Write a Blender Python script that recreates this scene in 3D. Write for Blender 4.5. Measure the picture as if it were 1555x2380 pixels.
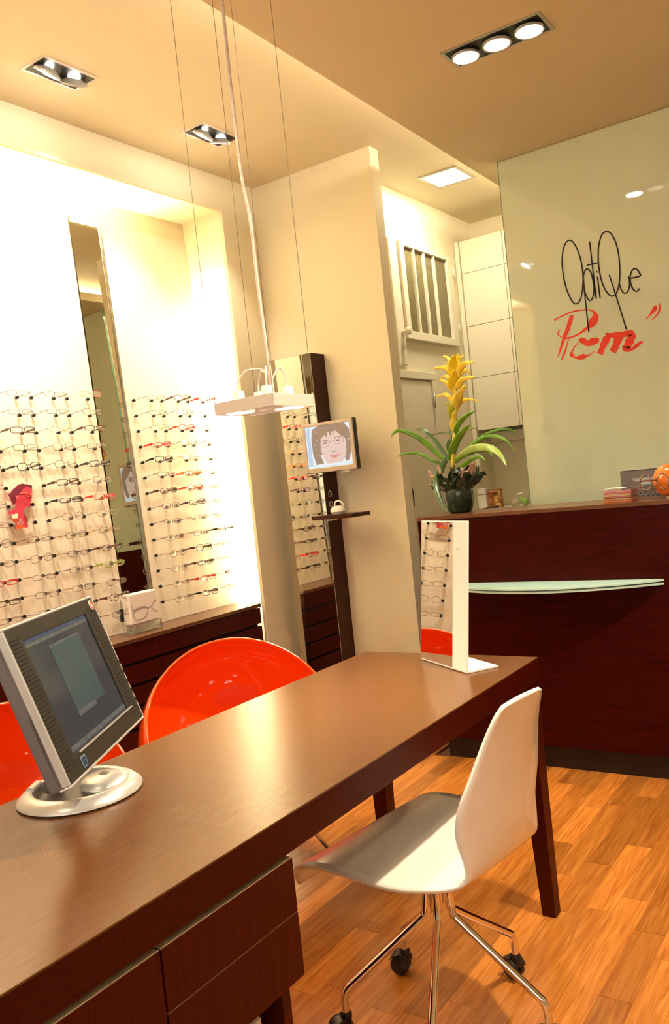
import bpy, bmesh, math, random
from mathutils import Vector, Matrix
random.seed(7)
for o in list(bpy.data.objects): bpy.data.objects.remove(o, do_unlink=True)
scn = bpy.context.scene
COL = scn.collection
R = math.radians

# ------------------------------------------------------------------ camera
cam_d = bpy.data.cameras.new('camera'); cam = bpy.data.objects.new('camera', cam_d); COL.objects.link(cam)
cam_d.sensor_fit = 'HORIZONTAL'; cam_d.sensor_width = 36.0; cam_d.lens = 36.0*1961.56/1555; cam_d.clip_start = 0.05
yaw, pit, rol = 0.605510762, -0.0354052893, -0.105572723
f_ = Vector((-math.sin(yaw)*math.cos(pit), math.cos(yaw)*math.cos(pit), math.sin(pit)))
r_ = Vector((math.cos(yaw), math.sin(yaw), 0)); u_ = r_.cross(f_)
cr, sr = math.cos(rol), math.sin(rol)
rr, uu = cr*r_+sr*u_, -sr*r_+cr*u_
m3 = Matrix((rr, uu, -f_)).transposed()
cam.matrix_world = Matrix.Translation((0, 0, 1.3)) @ m3.to_4x4()
scn.camera = cam

# ------------------------------------------------------------------ world, exposure, general lamps
scn.view_settings.view_transform = 'Standard'; scn.view_settings.look = 'None'
scn.view_settings.exposure = 0.0; scn.view_settings.gamma = 1.0
scn.view_settings.use_curve_mapping = False
w = bpy.data.worlds.new('world'); scn.world = w; w.use_nodes = True
w.node_tree.nodes['Background'].inputs[0].default_value = (1.0, 0.86, 0.66, 1)
w.node_tree.nodes['Background'].inputs[1].default_value = 0.35
WARM = (1.0, 0.86, 0.64); WARM2 = (1.0, 0.88, 0.66)

def spot(loc, aim, power, angle=60, blend=.5, rad=.03, col=WARM):
    l = bpy.data.lights.new('spot_lamp', 'SPOT'); l.energy = power; l.color = col
    l.spot_size = R(angle); l.spot_blend = blend; l.shadow_soft_size = rad
    o = bpy.data.objects.new('spot_lamp', l); COL.objects.link(o); o.location = loc
    o.rotation_euler = (Vector(aim)-Vector(loc)).to_track_quat('-Z', 'Y').to_euler(); return o
def area(loc, aim, sx, sy, power, col=WARM):
    l = bpy.data.lights.new('area_lamp', 'AREA'); l.shape = 'RECTANGLE'; l.size = sx; l.size_y = sy; l.energy = power; l.color = col
    o = bpy.data.objects.new('area_lamp', l); COL.objects.link(o); o.location = loc
    o.rotation_euler = (Vector(aim)-Vector(loc)).to_track_quat('-Z', 'Y').to_euler(); return o
# cove strip hidden above the edge of the lower ceiling, shining up on the higher one
area((-1.67, 2.0, 2.975), (-1.78, 2.0, 3.03), 6.6, .03, 36, WARM2)
bpy.data.objects['area_lamp'].rotation_euler = Vector((-.5, 0, .5)).to_track_quat('-Z', 'Y').to_euler()
# big soft light of the shop window behind the camera
area((-.4, -1.5, 1.9), (-.8, 3, 1.0), 3.0, 1.6, 36, (1.0, .9, .76))
# unseen downlights added for table, chair and floor; the first fits the seat's shadow
for (x, y, p, tx, ty) in ((-.28, 2.0, 300, -.75, 1.75), (-1.15, 1.15, 60, -1.15, 1.3), (-.3, .5, 50, -.7, .9), (-.1, 3.0, 45, -.4, 3.0), (.8, 2.4, 40, .4, 2.6), (-1.2, -.3, 40, -1.2, .2)):
    spot((x, y, 2.885), (tx, ty, 0), p, 95, .6, .045)
# traced outlines in metres: wall lettering, plant blades, cut-out card
SCRIPT_LINES = [[(-1.3773,2.4014),(-1.3985,2.3925),(-1.4153,2.3571),(-1.4259,2.3029),(-1.4262,2.2462),(-1.4202,2.1824),(-1.4068,2.1284),(-1.3903,2.0897),(-1.3759,2.0766),(-1.358,2.083),(-1.3418,2.1146),(-1.3303,2.1683),(-1.3256,2.2121),(-1.327,2.2685),(-1.3339,2.315),(-1.3467,2.3601),(-1.3612,2.3889),(-1.3773,2.4014)],[(-1.3032,2.2378),(-1.3167,2.2269),(-1.3271,2.19),(-1.3274,2.1452),(-1.3194,2.1098),(-1.3088,2.084),(-1.298,2.0784),(-1.2852,2.0942),(-1.2774,2.1288),(-1.2777,2.1735),(-1.284,2.2139),(-1.2936,2.2317),(-1.3032,2.2378)],[(-1.3255,2.1953),(-1.3254,2.0774),(-1.323,1.9233)],[(-1.2764,2.3702),(-1.2703,2.0799)],[(-1.2997,2.2566),(-1.2424,2.256)],[(-1.2539,2.1876),(-1.2507,2.0796)],[(-1.255,2.2173),(-1.2536,2.2087)],[(-1.1913,2.3991),(-1.2146,2.3857),(-1.2328,2.3406),(-1.2406,2.2872),(-1.2424,2.2267),(-1.2355,2.1641),(-1.223,2.1198),(-1.2065,2.0886),(-1.1911,2.0771),(-1.1742,2.0817),(-1.1581,2.1085),(-1.1472,2.15),(-1.1412,2.2034),(-1.1405,2.2688),(-1.1484,2.3308),(-1.1636,2.3729),(-1.1781,2.393),(-1.1913,2.3991)],[(-1.1949,2.1838),(-1.174,2.0844),(-1.1364,1.9009)],[(-1.1503,2.1342),(-1.145,2.1029),(-1.1358,2.0845),(-1.1256,2.078),(-1.1144,2.0827),(-1.1045,2.1024),(-1.1005,2.1287),(-1.104,2.1556)],[(-1.0963,2.1452),(-1.0489,2.1455),(-1.051,2.1638),(-1.0616,2.1813),(-1.0728,2.1866),(-1.0859,2.1771),(-1.096,2.1495),(-1.0952,2.1167),(-1.0869,2.0904),(-1.0748,2.0769),(-1.0641,2.0773),(-1.0579,2.0868)]]
BRUSH_LINES = [[(-1.4969,2.0173,0.0034),(-1.4619,2.0273,0.0023),(-1.4114,2.0393,0.0027),(-1.3667,2.041,0.0023),(-1.3308,2.0381,0.0023),(-1.3038,2.0298,0.0023),(-1.2856,2.0132,0.0046),(-1.2829,1.9912,0.0122),(-1.2933,1.9736,0.0145),(-1.3128,1.9558,0.0114),(-1.332,1.9425,0.0065),(-1.3656,1.9263,0.0038),(-1.3949,1.9166,0.0034),(-1.4237,1.9132,0.0034),(-1.4443,1.9129,0.003)],[(-1.4028,2.0228,0.0084),(-1.4072,2.0077,0.0076),(-1.419,1.9822,0.0076),(-1.4321,1.9527,0.0084),(-1.4469,1.9275,0.0076),(-1.4598,1.9017,0.0053),(-1.473,1.872,0.0042),(-1.4864,1.8421,0.0027),(-1.4963,1.8256,0.0011)],[(-1.4303,1.9084,0.0015),(-1.4415,1.8784,0.0023),(-1.4523,1.8522,0.0034),(-1.4672,1.8266,0.0034),(-1.4755,1.8047,0.0023)],[(-1.4682,1.9635,0.0011),(-1.4821,1.9481,0.0027),(-1.4792,1.9355,0.0023),(-1.4641,1.9206,0.0019)],[(-1.3761,1.8806,0.003),(-1.3631,1.8901,0.0099),(-1.3464,1.8752,0.0099),(-1.3313,1.8665,0.0107),(-1.3069,1.872,0.013),(-1.2869,1.8743,0.0114),(-1.2747,1.8779,0.0023)],[(-1.3822,1.8797,0.0015),(-1.4044,1.8598,0.0023),(-1.4164,1.8419,0.0027),(-1.4233,1.8251,0.0076),(-1.4054,1.8081,0.003),(-1.3817,1.802,0.0084),(-1.3613,1.8045,0.0107),(-1.3512,1.8047,0.0053),(-1.3288,1.8088,0.0023),(-1.3037,1.8222,0.0011)],[(-1.2414,1.8991,0.0019),(-1.2308,1.8874,0.0114),(-1.2494,1.8557,0.0122),(-1.2658,1.8273,0.0107),(-1.2779,1.8028,0.0107)],[(-1.2308,1.8874,0.0076),(-1.204,1.8844,0.0084),(-1.1774,1.8814,0.0107),(-1.1509,1.8784,0.0107),(-1.1316,1.8825,0.0084)],[(-1.2243,1.8745,0.0053),(-1.2348,1.8453,0.0019)],[(-1.174,1.8769,0.0171),(-1.1859,1.852,0.0137),(-1.2016,1.8276,0.0107),(-1.2173,1.804,0.0099)],[(-1.1704,1.853,0.0038),(-1.1827,1.8243,0.0027),(-1.2008,1.7945,0.0019)],[(-1.1433,1.8789,0.0084),(-1.1243,1.8792,0.0107),(-1.1119,1.8711,0.0114),(-1.1215,1.848,0.0152),(-1.137,1.8238,0.013),(-1.146,1.8081,0.013),(-1.1242,1.7985,0.0053),(-1.1006,1.8097,0.0065),(-1.077,1.8226,0.0046),(-1.0635,1.8278,0.0038)],[(-1.0404,1.9326,0.0011),(-1.0214,1.947,0.0027),(-1.0053,1.9627,0.0061),(-0.9933,1.9753,0.0076),(-0.9891,1.9896,0.003)],[(-1.0134,1.922,0.0008),(-0.993,1.9376,0.0023),(-0.9769,1.9551,0.0034),(-0.9705,1.9745,0.003),(-0.9714,1.9972,0.0011)]]
LEAVES = [([(-1.7672,3.48,1.3435),(-1.8062,3.4567,1.3942),(-1.8454,3.4333,1.4449),(-1.8863,3.41,1.4806),(-1.9289,3.3867,1.5023),(-1.9452,3.3633,1.4984),(-1.9579,3.34,1.4749)],0.0246,'g'),([(-1.7548,3.48,1.3524),(-1.7962,3.505,1.402),(-1.8491,3.53,1.459),(-1.9051,3.555,1.4994),(-1.9568,3.58,1.5081)],0.0235,'d'),([(-1.7689,3.48,1.3284),(-1.8298,3.47,1.3503),(-1.8673,3.46,1.3802),(-1.907,3.45,1.394),(-1.9604,3.44,1.3958),(-1.989,3.43,1.3836)],0.0153,'g'),([(-1.7393,3.48,1.3407),(-1.7056,3.46,1.4033),(-1.6542,3.44,1.455),(-1.5996,3.42,1.4863)],0.0368,'g'),([(-1.7082,3.48,1.4433),(-1.6809,3.47,1.4953),(-1.631,3.46,1.5311),(-1.5817,3.45,1.5447)],0.0246,'g'),([(-1.7171,3.48,1.3384),(-1.6371,3.448,1.3737),(-1.557,3.416,1.383),(-1.4869,3.384,1.3689),(-1.4361,3.352,1.3337),(-1.4046,3.32,1.2897)],0.0348,'l'),([(-1.7006,3.48,1.3368),(-1.6246,3.472,1.3939),(-1.5531,3.464,1.4254),(-1.487,3.456,1.4217),(-1.4405,3.448,1.3909),(-1.4087,3.44,1.3469)],0.0174,'g'),([(-1.6874,3.48,1.3555),(-1.6371,3.5,1.3997),(-1.5884,3.52,1.4336),(-1.5309,3.54,1.4523),(-1.4811,3.56,1.4525),(-1.4424,3.58,1.4254)],0.0164,'g'),([(-1.7039,3.48,1.3069),(-1.6574,3.455,1.3184),(-1.6055,3.43,1.3389),(-1.5512,3.405,1.3415),(-1.5252,3.38,1.3219)],0.0194,'g'),([(-1.7182,3.48,1.3285),(-1.6688,3.464,1.3541),(-1.6108,3.448,1.3674),(-1.5499,3.432,1.3696),(-1.513,3.416,1.354),(-1.5003,3.4,1.3339)],0.0194,'g'),([(-1.761,3.48,1.348),(-1.7769,3.44,1.3006),(-1.7797,3.4,1.2426),(-1.7544,3.36,1.1834),(-1.7098,3.32,1.1194)],0.0348,'d'),([(-1.7387,3.48,1.3457),(-1.7475,3.5,1.4069),(-1.7452,3.52,1.4419),(-1.7619,3.54,1.499)],0.0092,'d'),([(-1.7242,3.48,1.425),(-1.7485,3.52,1.4627),(-1.8161,3.56,1.4765),(-1.9337,3.6,1.4625)],0.0072,'d'),([(-1.6792,3.48,1.4299),(-1.6607,3.52,1.4724),(-1.624,3.56,1.4751)],0.0102,'l'),([(-1.7304,3.48,1.3449),(-1.7537,3.49,1.4079),(-1.7436,3.5,1.4421)],0.0133,'d')]
BRACTS = [([(-1.6983,3.48,1.5075),(-1.7022,3.47,1.5531),(-1.7021,3.46,1.583),(-1.7183,3.45,1.6025)],0.0256,'h'),([(-1.6873,3.48,1.5562),(-1.6675,3.4875,1.5936),(-1.6396,3.495,1.6057),(-1.6161,3.5025,1.6035),(-1.5883,3.51,1.5918)],0.0133,'y'),([(-1.6901,3.48,1.5816),(-1.7078,3.485,1.6192),(-1.733,3.49,1.6421),(-1.7637,3.495,1.6437),(-1.7896,3.5,1.6389)],0.0153,'y'),([(-1.6851,3.48,1.5759),(-1.656,3.46,1.6262),(-1.6067,3.44,1.665)],0.0317,'o'),([(-1.6808,3.48,1.6402),(-1.6991,3.465,1.6824),(-1.7359,3.45,1.7085)],0.0235,'y'),([(-1.684,3.48,1.6857),(-1.7132,3.49,1.7181),(-1.7427,3.5,1.7267),(-1.763,3.51,1.7182)],0.0123,'y'),([(-1.6731,3.48,1.6591),(-1.632,3.465,1.6919),(-1.5653,3.45,1.6956)],0.0205,'y'),([(-1.6655,3.48,1.7027),(-1.6452,3.49,1.7323),(-1.6224,3.5,1.734),(-1.6156,3.51,1.715)],0.0164,'y'),([(-1.6808,3.48,1.6652),(-1.6722,3.46,1.703),(-1.6532,3.44,1.7346)],0.043,'Y'),([(-1.6905,3.48,1.7266),(-1.7072,3.465,1.7585),(-1.7606,3.45,1.764)],0.0215,'y'),([(-1.6596,3.48,1.7316),(-1.6214,3.47,1.7605),(-1.5683,3.46,1.7599)],0.0215,'y'),([(-1.6758,3.48,1.7342),(-1.6713,3.465,1.7725),(-1.6559,3.45,1.8046)],0.0389,'Y'),([(-1.6563,3.48,1.7609),(-1.6468,3.49,1.7921),(-1.6286,3.5,1.8016)],0.0143,'y'),([(-1.6856,3.48,1.7707),(-1.7036,3.49,1.8043),(-1.7352,3.5,1.8184)],0.0123,'y'),([(-1.6639,3.48,1.7671),(-1.6542,3.48,1.7953),(-1.6455,3.48,1.8136)],0.0184,'Y'),([(-1.6851,3.48,1.7507),(-1.7008,3.49,1.7788),(-1.7283,3.5,1.789)],0.0113,'y'),([(-1.7022,3.48,1.4728),(-1.6994,3.47,1.5126),(-1.6885,3.46,1.5562)],0.0266,'o'),([(-1.6846,3.48,1.5908),(-1.6808,3.47,1.62),(-1.6716,3.46,1.6483)],0.0256,'o')]
STEM = [(-1.7332,3.48,1.3046),(-1.7182,3.48,1.4042),(-1.6989,3.48,1.5025),(-1.6851,3.48,1.6009),(-1.678,3.48,1.6997),(-1.672,3.48,1.7834)]
POSTER = {'body':[(2.2164,1.3976),(2.226,1.3981),(2.2484,1.4172),(2.2763,1.435),(2.2992,1.4379),(2.3113,1.4341),(2.3252,1.4319),(2.3379,1.4224),(2.3418,1.4072),(2.3359,1.3889),(2.3353,1.3765),(2.3299,1.357),(2.3228,1.3489),(2.3159,1.3333),(2.3067,1.3298),(2.2943,1.3315),(2.2841,1.3212),(2.2807,1.3092),(2.2894,1.2936),(2.2964,1.2806),(2.293,1.2686),(2.2952,1.2437),(2.2347,1.2415),(2.2374,1.2668),(2.2253,1.2765),(2.2207,1.2904),(2.2182,1.3088),(2.2037,1.3114),(2.2072,1.3207),(2.2513,1.3339),(2.2541,1.3508),(2.2369,1.3473),(2.2294,1.3601),(2.226,1.3811)],'hair':[(2.2164,1.3976),(2.226,1.3981),(2.2484,1.4172),(2.2763,1.435),(2.2992,1.4379),(2.3113,1.4341),(2.3252,1.4319),(2.3379,1.4224),(2.3418,1.4072),(2.3365,1.4138),(2.3238,1.4233),(2.3125,1.4241),(2.2953,1.4141),(2.2786,1.398),(2.2685,1.3877),(2.263,1.3881),(2.2534,1.3802),(2.2547,1.363),(2.2369,1.3473),(2.2294,1.3601),(2.226,1.3811)],'flower':[(2.2182,1.3088),(2.2328,1.3056),(2.2448,1.3113),(2.2531,1.3032),(2.2465,1.2879),(2.222,1.2902)],'orange':[(2.2207,1.2904),(2.2442,1.2869),(2.2449,1.2783),(2.2374,1.2668),(2.2253,1.2765)],'strip':[(2.2363,1.2596),(2.2746,1.2557),(2.2755,1.2439),(2.2347,1.2415)],'dark':[(2.2821,1.3091),(2.2894,1.2936),(2.2964,1.2806),(2.2916,1.2687),(2.2826,1.2783),(2.2793,1.2921)],'frame':[(2.2755,1.3964),(2.3047,1.3943),(2.3081,1.3977),(2.3186,1.3927),(2.3313,1.383),(2.3202,1.3764),(2.3094,1.3797),(2.3042,1.3912)],'ear':[(2.2534,1.3802),(2.2628,1.3869),(2.2671,1.3792),(2.2572,1.3701)],'text1':[(2.245,1.2746),(2.2689,1.2722),(2.271,1.2843),(2.2469,1.2866)],'text2':[(2.2384,1.26),(2.2738,1.2594),(2.2751,1.271),(2.2396,1.2715)]}
# ------------------------------------------------------------------ materials
def nt(m):
    m.use_nodes = True; return m.node_tree
MATS = {}
def mat(name, col, rough=.5, metal=0, spec=.5, var=.06, scale=8, emis=None, est=0, coat=0, trans=0, ior=1.45, bump=0, stretch=None, alpha=1, sss=0):
    m = bpy.data.materials.new(name); t = nt(m); b = t.nodes['Principled BSDF']
    b.inputs['Roughness'].default_value = rough; b.inputs['Metallic'].default_value = metal
    b.inputs['IOR'].default_value = ior; b.inputs['Specular IOR Level'].default_value = spec
    b.inputs['Coat Weight'].default_value = coat; b.inputs['Coat Roughness'].default_value = .04
    b.inputs['Transmission Weight'].default_value = trans; b.inputs['Alpha'].default_value = alpha
    if sss: b.inputs['Subsurface Weight'].default_value = sss; b.inputs['Subsurface Radius'].default_value = (.3, .08, .02)
    tc = t.nodes.new('ShaderNodeTexCoord'); mp = t.nodes.new('ShaderNodeMapping'); n = t.nodes.new('ShaderNodeTexNoise')
    t.links.new(tc.outputs['Object'], mp.inputs[0]); t.links.new(mp.outputs[0], n.inputs['Vector'])
    if stretch: mp.inputs['Scale'].default_value = stretch
    n.inputs['Scale'].default_value = scale; n.inputs['Detail'].default_value = 6
    rp = t.nodes.new('ShaderNodeValToRGB')
    a = [max(0, c*(1-var)) for c in col]; z = [min(1, c*(1+var)) for c in col]
    rp.color_ramp.elements[0].color = (*a, 1); rp.color_ramp.elements[1].color = (*z, 1)
    rp.color_ramp.elements[0].position = .3; rp.color_ramp.elements[1].position = .7
    t.links.new(n.outputs['Fac'], rp.inputs[0]); t.links.new(rp.outputs[0], b.inputs['Base Color'])
    if emis: b.inputs['Emission Color'].default_value = (*emis, 1); b.inputs['Emission Strength'].default_value = est
    if bump:
        bp = t.nodes.new('ShaderNodeBump'); bp.inputs['Strength'].default_value = bump; bp.inputs['Distance'].default_value = .002
        t.links.new(n.outputs['Fac'], bp.inputs['Height']); t.links.new(bp.outputs[0], b.inputs['Normal'])
    MATS[name] = m; return m
WALL = mat('cream_wall_paint', (.79, .715, .51), .6, var=.015, scale=3)
CEIL = mat('cream_ceiling_paint', (.78, .69, .49), .65, var=.02, scale=2)
CEIL2 = mat('tan_ceiling_paint', (.72, .60, .37), .65, var=.03, scale=2)
WHITEP = mat('white_gloss_joinery', (.80, .74, .56), .35, var=.015)
BOARD = mat('white_display_board', (.84, .76, .60), .45, var=.02)
WENGE_H = mat('wenge_horizontal_grain', (.045, .0032, .0008), .36, spec=.18, var=.35, scale=9, stretch=(1.2, 14, 22), bump=.1)
WENGE_V = mat('wenge_vertical_grain', (.055, .0035, .0008), .38, spec=.18, var=.30, scale=9, stretch=(22, 22, 1.2), bump=.1)
WENGE_C = mat('wenge_counter_veneer', (.034, .0018, .0004), .40, spec=.10, var=.35, scale=7, stretch=(1.4, 20, 24), bump=.06)
TABLET = mat('wenge_table_top', (.115, .040, .008), .25, var=.18, scale=14, stretch=(50, 1.0, 20), spec=.42)
COL_W = mat('dark_wenge_column', (.045, .012, .004), .42, spec=.2, var=.25, scale=8, stretch=(22, 22, 1.5))
BLACK = mat('black_plastic', (.012, .011, .010), .35, var=.1)
RUBBER = mat('black_rubber', (.02, .02, .02), .6, var=.1)
CHROME = mat('chrome', (.85, .83, .80), .06, 1, var=.01)
STEEL = mat('brushed_steel', (.55, .53, .48), .28, 1, var=.05, stretch=(1, 30, 1))
SILVER = mat('silver_plastic', (.62, .60, .57), .3, .4, var=.03)
ALU = mat('white_aluminium', (.74, .66, .58), .35, .1, var=.02)
CHAIRW = mat('white_moulded_plastic', (.90, .84, .74), .22, var=.01, coat=.25)
ORANGE = mat('orange_gloss_polycarbonate', (.90, .085, .002), .05, var=.02, coat=1)
MIRROR = mat('mirror_silvering', (.80, .80, .74), .005, 1, var=.005)
MIRRORD = mat('mirror_silvering_tinted', (.60, .58, .48), .005, 1, var=.005)
LACQ = mat('green_white_lacquered_glass', (.72, .80, .60), .03, var=.015, spec=.9, ior=1.55, coat=.6)
GEDGE = mat('green_glass_edge', (.25, .40, .28), .1, var=.1, spec=.8)
FROST = mat('frosted_glass', (.62, .92, .84), .25, var=.03, trans=.15, spec=.8, ior=1.5)
REED = mat('reeded_window_glass', (.20, .165, .08), .3, var=.35, scale=60, stretch=(1, 3, 1), spec=.6, bump=.4)
WHITE = mat('white_card', (.85, .80, .72), .5, var=.02)
SCREEN = mat('dark_screen_glass', (.035, .038, .045), .12, var=.1, emis=(.05, .055, .07), est=.3)
SCREENW = mat('dim_window_on_screen', (.04, .055, .06), .15, var=.04, scale=60, emis=(.045, .07, .07), est=.55)
SCREENB = mat('dim_bar_on_screen', (.03, .04, .06), .15, var=.3, scale=30, emis=(.035, .05, .10), est=.8)
SCRLINE = mat('grey_bar_on_screen', (.05, .05, .05), .15, var=.4, scale=50, emis=(.11, .11, .105), est=.7)
BEZEL = mat('charcoal_bezel', (.026, .022, .016), .5, var=.25, scale=300)
GREYP = mat('grey_plastic', (.16, .14, .14), .4, var=.1)
DISC = mat('lamp_disc', (1, 1, 1), .5, emis=(1, .95, .84), est=30)
NICHE = mat('opal_niche_diffuser', (1, 1, 1), .5, emis=(1, .93, .74), est=5)
DISC3 = mat('lamp_disc_off', (.5, .4, .3), .3, emis=(1, .8, .6), est=.25)
DISC2 = mat('lamp_disc_dim', (1, .97, .92), .4, emis=(1, .93, .82), est=1.5)
PANEL = mat('cool_light_panel', (1, 1, 1), .5, emis=(.93, .97, 1), est=7)
LCARD = mat('paper_white', (.9, .87, .8), .6, var=.02)
BLK = mat('black_lettering', (.008, .007, .005), .35, var=.1)
RED = mat('red_lettering', (.80, .035, .004), .4, var=.05)
GLASSM = mat('clear_lens', (.95, .95, .93), .02, trans=1, alpha=.22, var=.01, spec=.6)
ACR = mat('clear_acrylic', (.93, .93, .90), .04, trans=1, alpha=.5, var=.01)
LEAFG = mat('green_leaf', (.13, .30, .018), .3, var=.3, scale=25, coat=.3)
LEAFD = mat('dark_and_shaded_leaf', (.055, .12, .035), .28, var=.3, scale=25, coat=.4)  # dark leaves, and shade put into the colour of one back leaf
LEAFL = mat('pale_green_leaf', (.33, .48, .12), .22, var=.25, scale=20, coat=.5)
LEAFH = mat('yellow_green_leaf', (.42, .46, .03), .35, var=.2, scale=30)
BRY = mat('yellow_bract', (.88, .66, .06), .4, var=.15, scale=40)
BRYY = mat('bright_yellow_bract', (.90, .72, .03), .35, var=.12, scale=40)
BRO = mat('ochre_bract', (.84, .66, .07), .4, var=.25, scale=40)
FOIL = mat('dark_green_wrap', (.012, .035, .016), .18, var=.4, scale=20, coat=.4)
PAPER = mat('pink_mottled_paper', (.62, .44, .32), .6, var=.3, scale=120)
CORD = mat('clear_cord', (.78, .66, .56), .3, var=.15, scale=120)
WIRE = mat('steel_wire', (.30, .24, .16), .35, .6, var=.05)
SKIRT = mat('black_plinth', (.010, .004, .003), .45, var=.2)
CAS = mat('black_caster_plastic', (.02, .018, .017), .3, var=.1)

def floor_mat():
    m = bpy.data.materials.new('jatoba_parquet'); t = nt(m); b = t.nodes['Principled BSDF']
    tc = t.nodes.new('ShaderNodeTexCoord'); oi = t.nodes.new('ShaderNodeObjectInfo'); mp = t.nodes.new('ShaderNodeMapping')
    add = t.nodes.new('ShaderNodeVectorMath'); mul = t.nodes.new('ShaderNodeMath'); mul.operation = 'MULTIPLY'; mul.inputs[1].default_value = 40
    t.links.new(oi.outputs['Random'], mul.inputs[0]); t.links.new(tc.outputs['Object'], add.inputs[0]); t.links.new(mul.outputs[0], add.inputs[1])
    t.links.new(add.outputs[0], mp.inputs[0]); mp.inputs['Scale'].default_value = (18, 1.1, 1)
    n = t.nodes.new('ShaderNodeTexNoise'); n.inputs['Scale'].default_value = 3.2; n.inputs['Detail'].default_value = 8; n.inputs['Distortion'].default_value = 1.4
    t.links.new(mp.outputs[0], n.inputs['Vector'])
    rp = t.nodes.new('ShaderNodeValToRGB'); e = rp.color_ramp.elements
    e[0].color = (.32, .085, .012, 1); e[1].color = (.60, .23, .042, 1); e[0].position = .25; e[1].position = .72
    k = e.new(.5); k.color = (.48, .165, .026, 1)
    t.links.new(n.outputs['Fac'], rp.inputs[0])
    hs = t.nodes.new('ShaderNodeHueSaturation'); mr = t.nodes.new('ShaderNodeMapRange'); mr.inputs[3].default_value = .6; mr.inputs[4].default_value = 1.2
    t.links.new(oi.outputs['Random'], mr.inputs[0]); t.links.new(mr.outputs[0], hs.inputs['Value']); t.links.new(rp.outputs[0], hs.inputs['Color'])
    t.links.new(hs.outputs[0], b.inputs['Base Color']); b.inputs['Roughness'].default_value = .24; b.inputs['Specular IOR Level'].default_value = .5
    return m
FLOOR = floor_mat()

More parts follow.
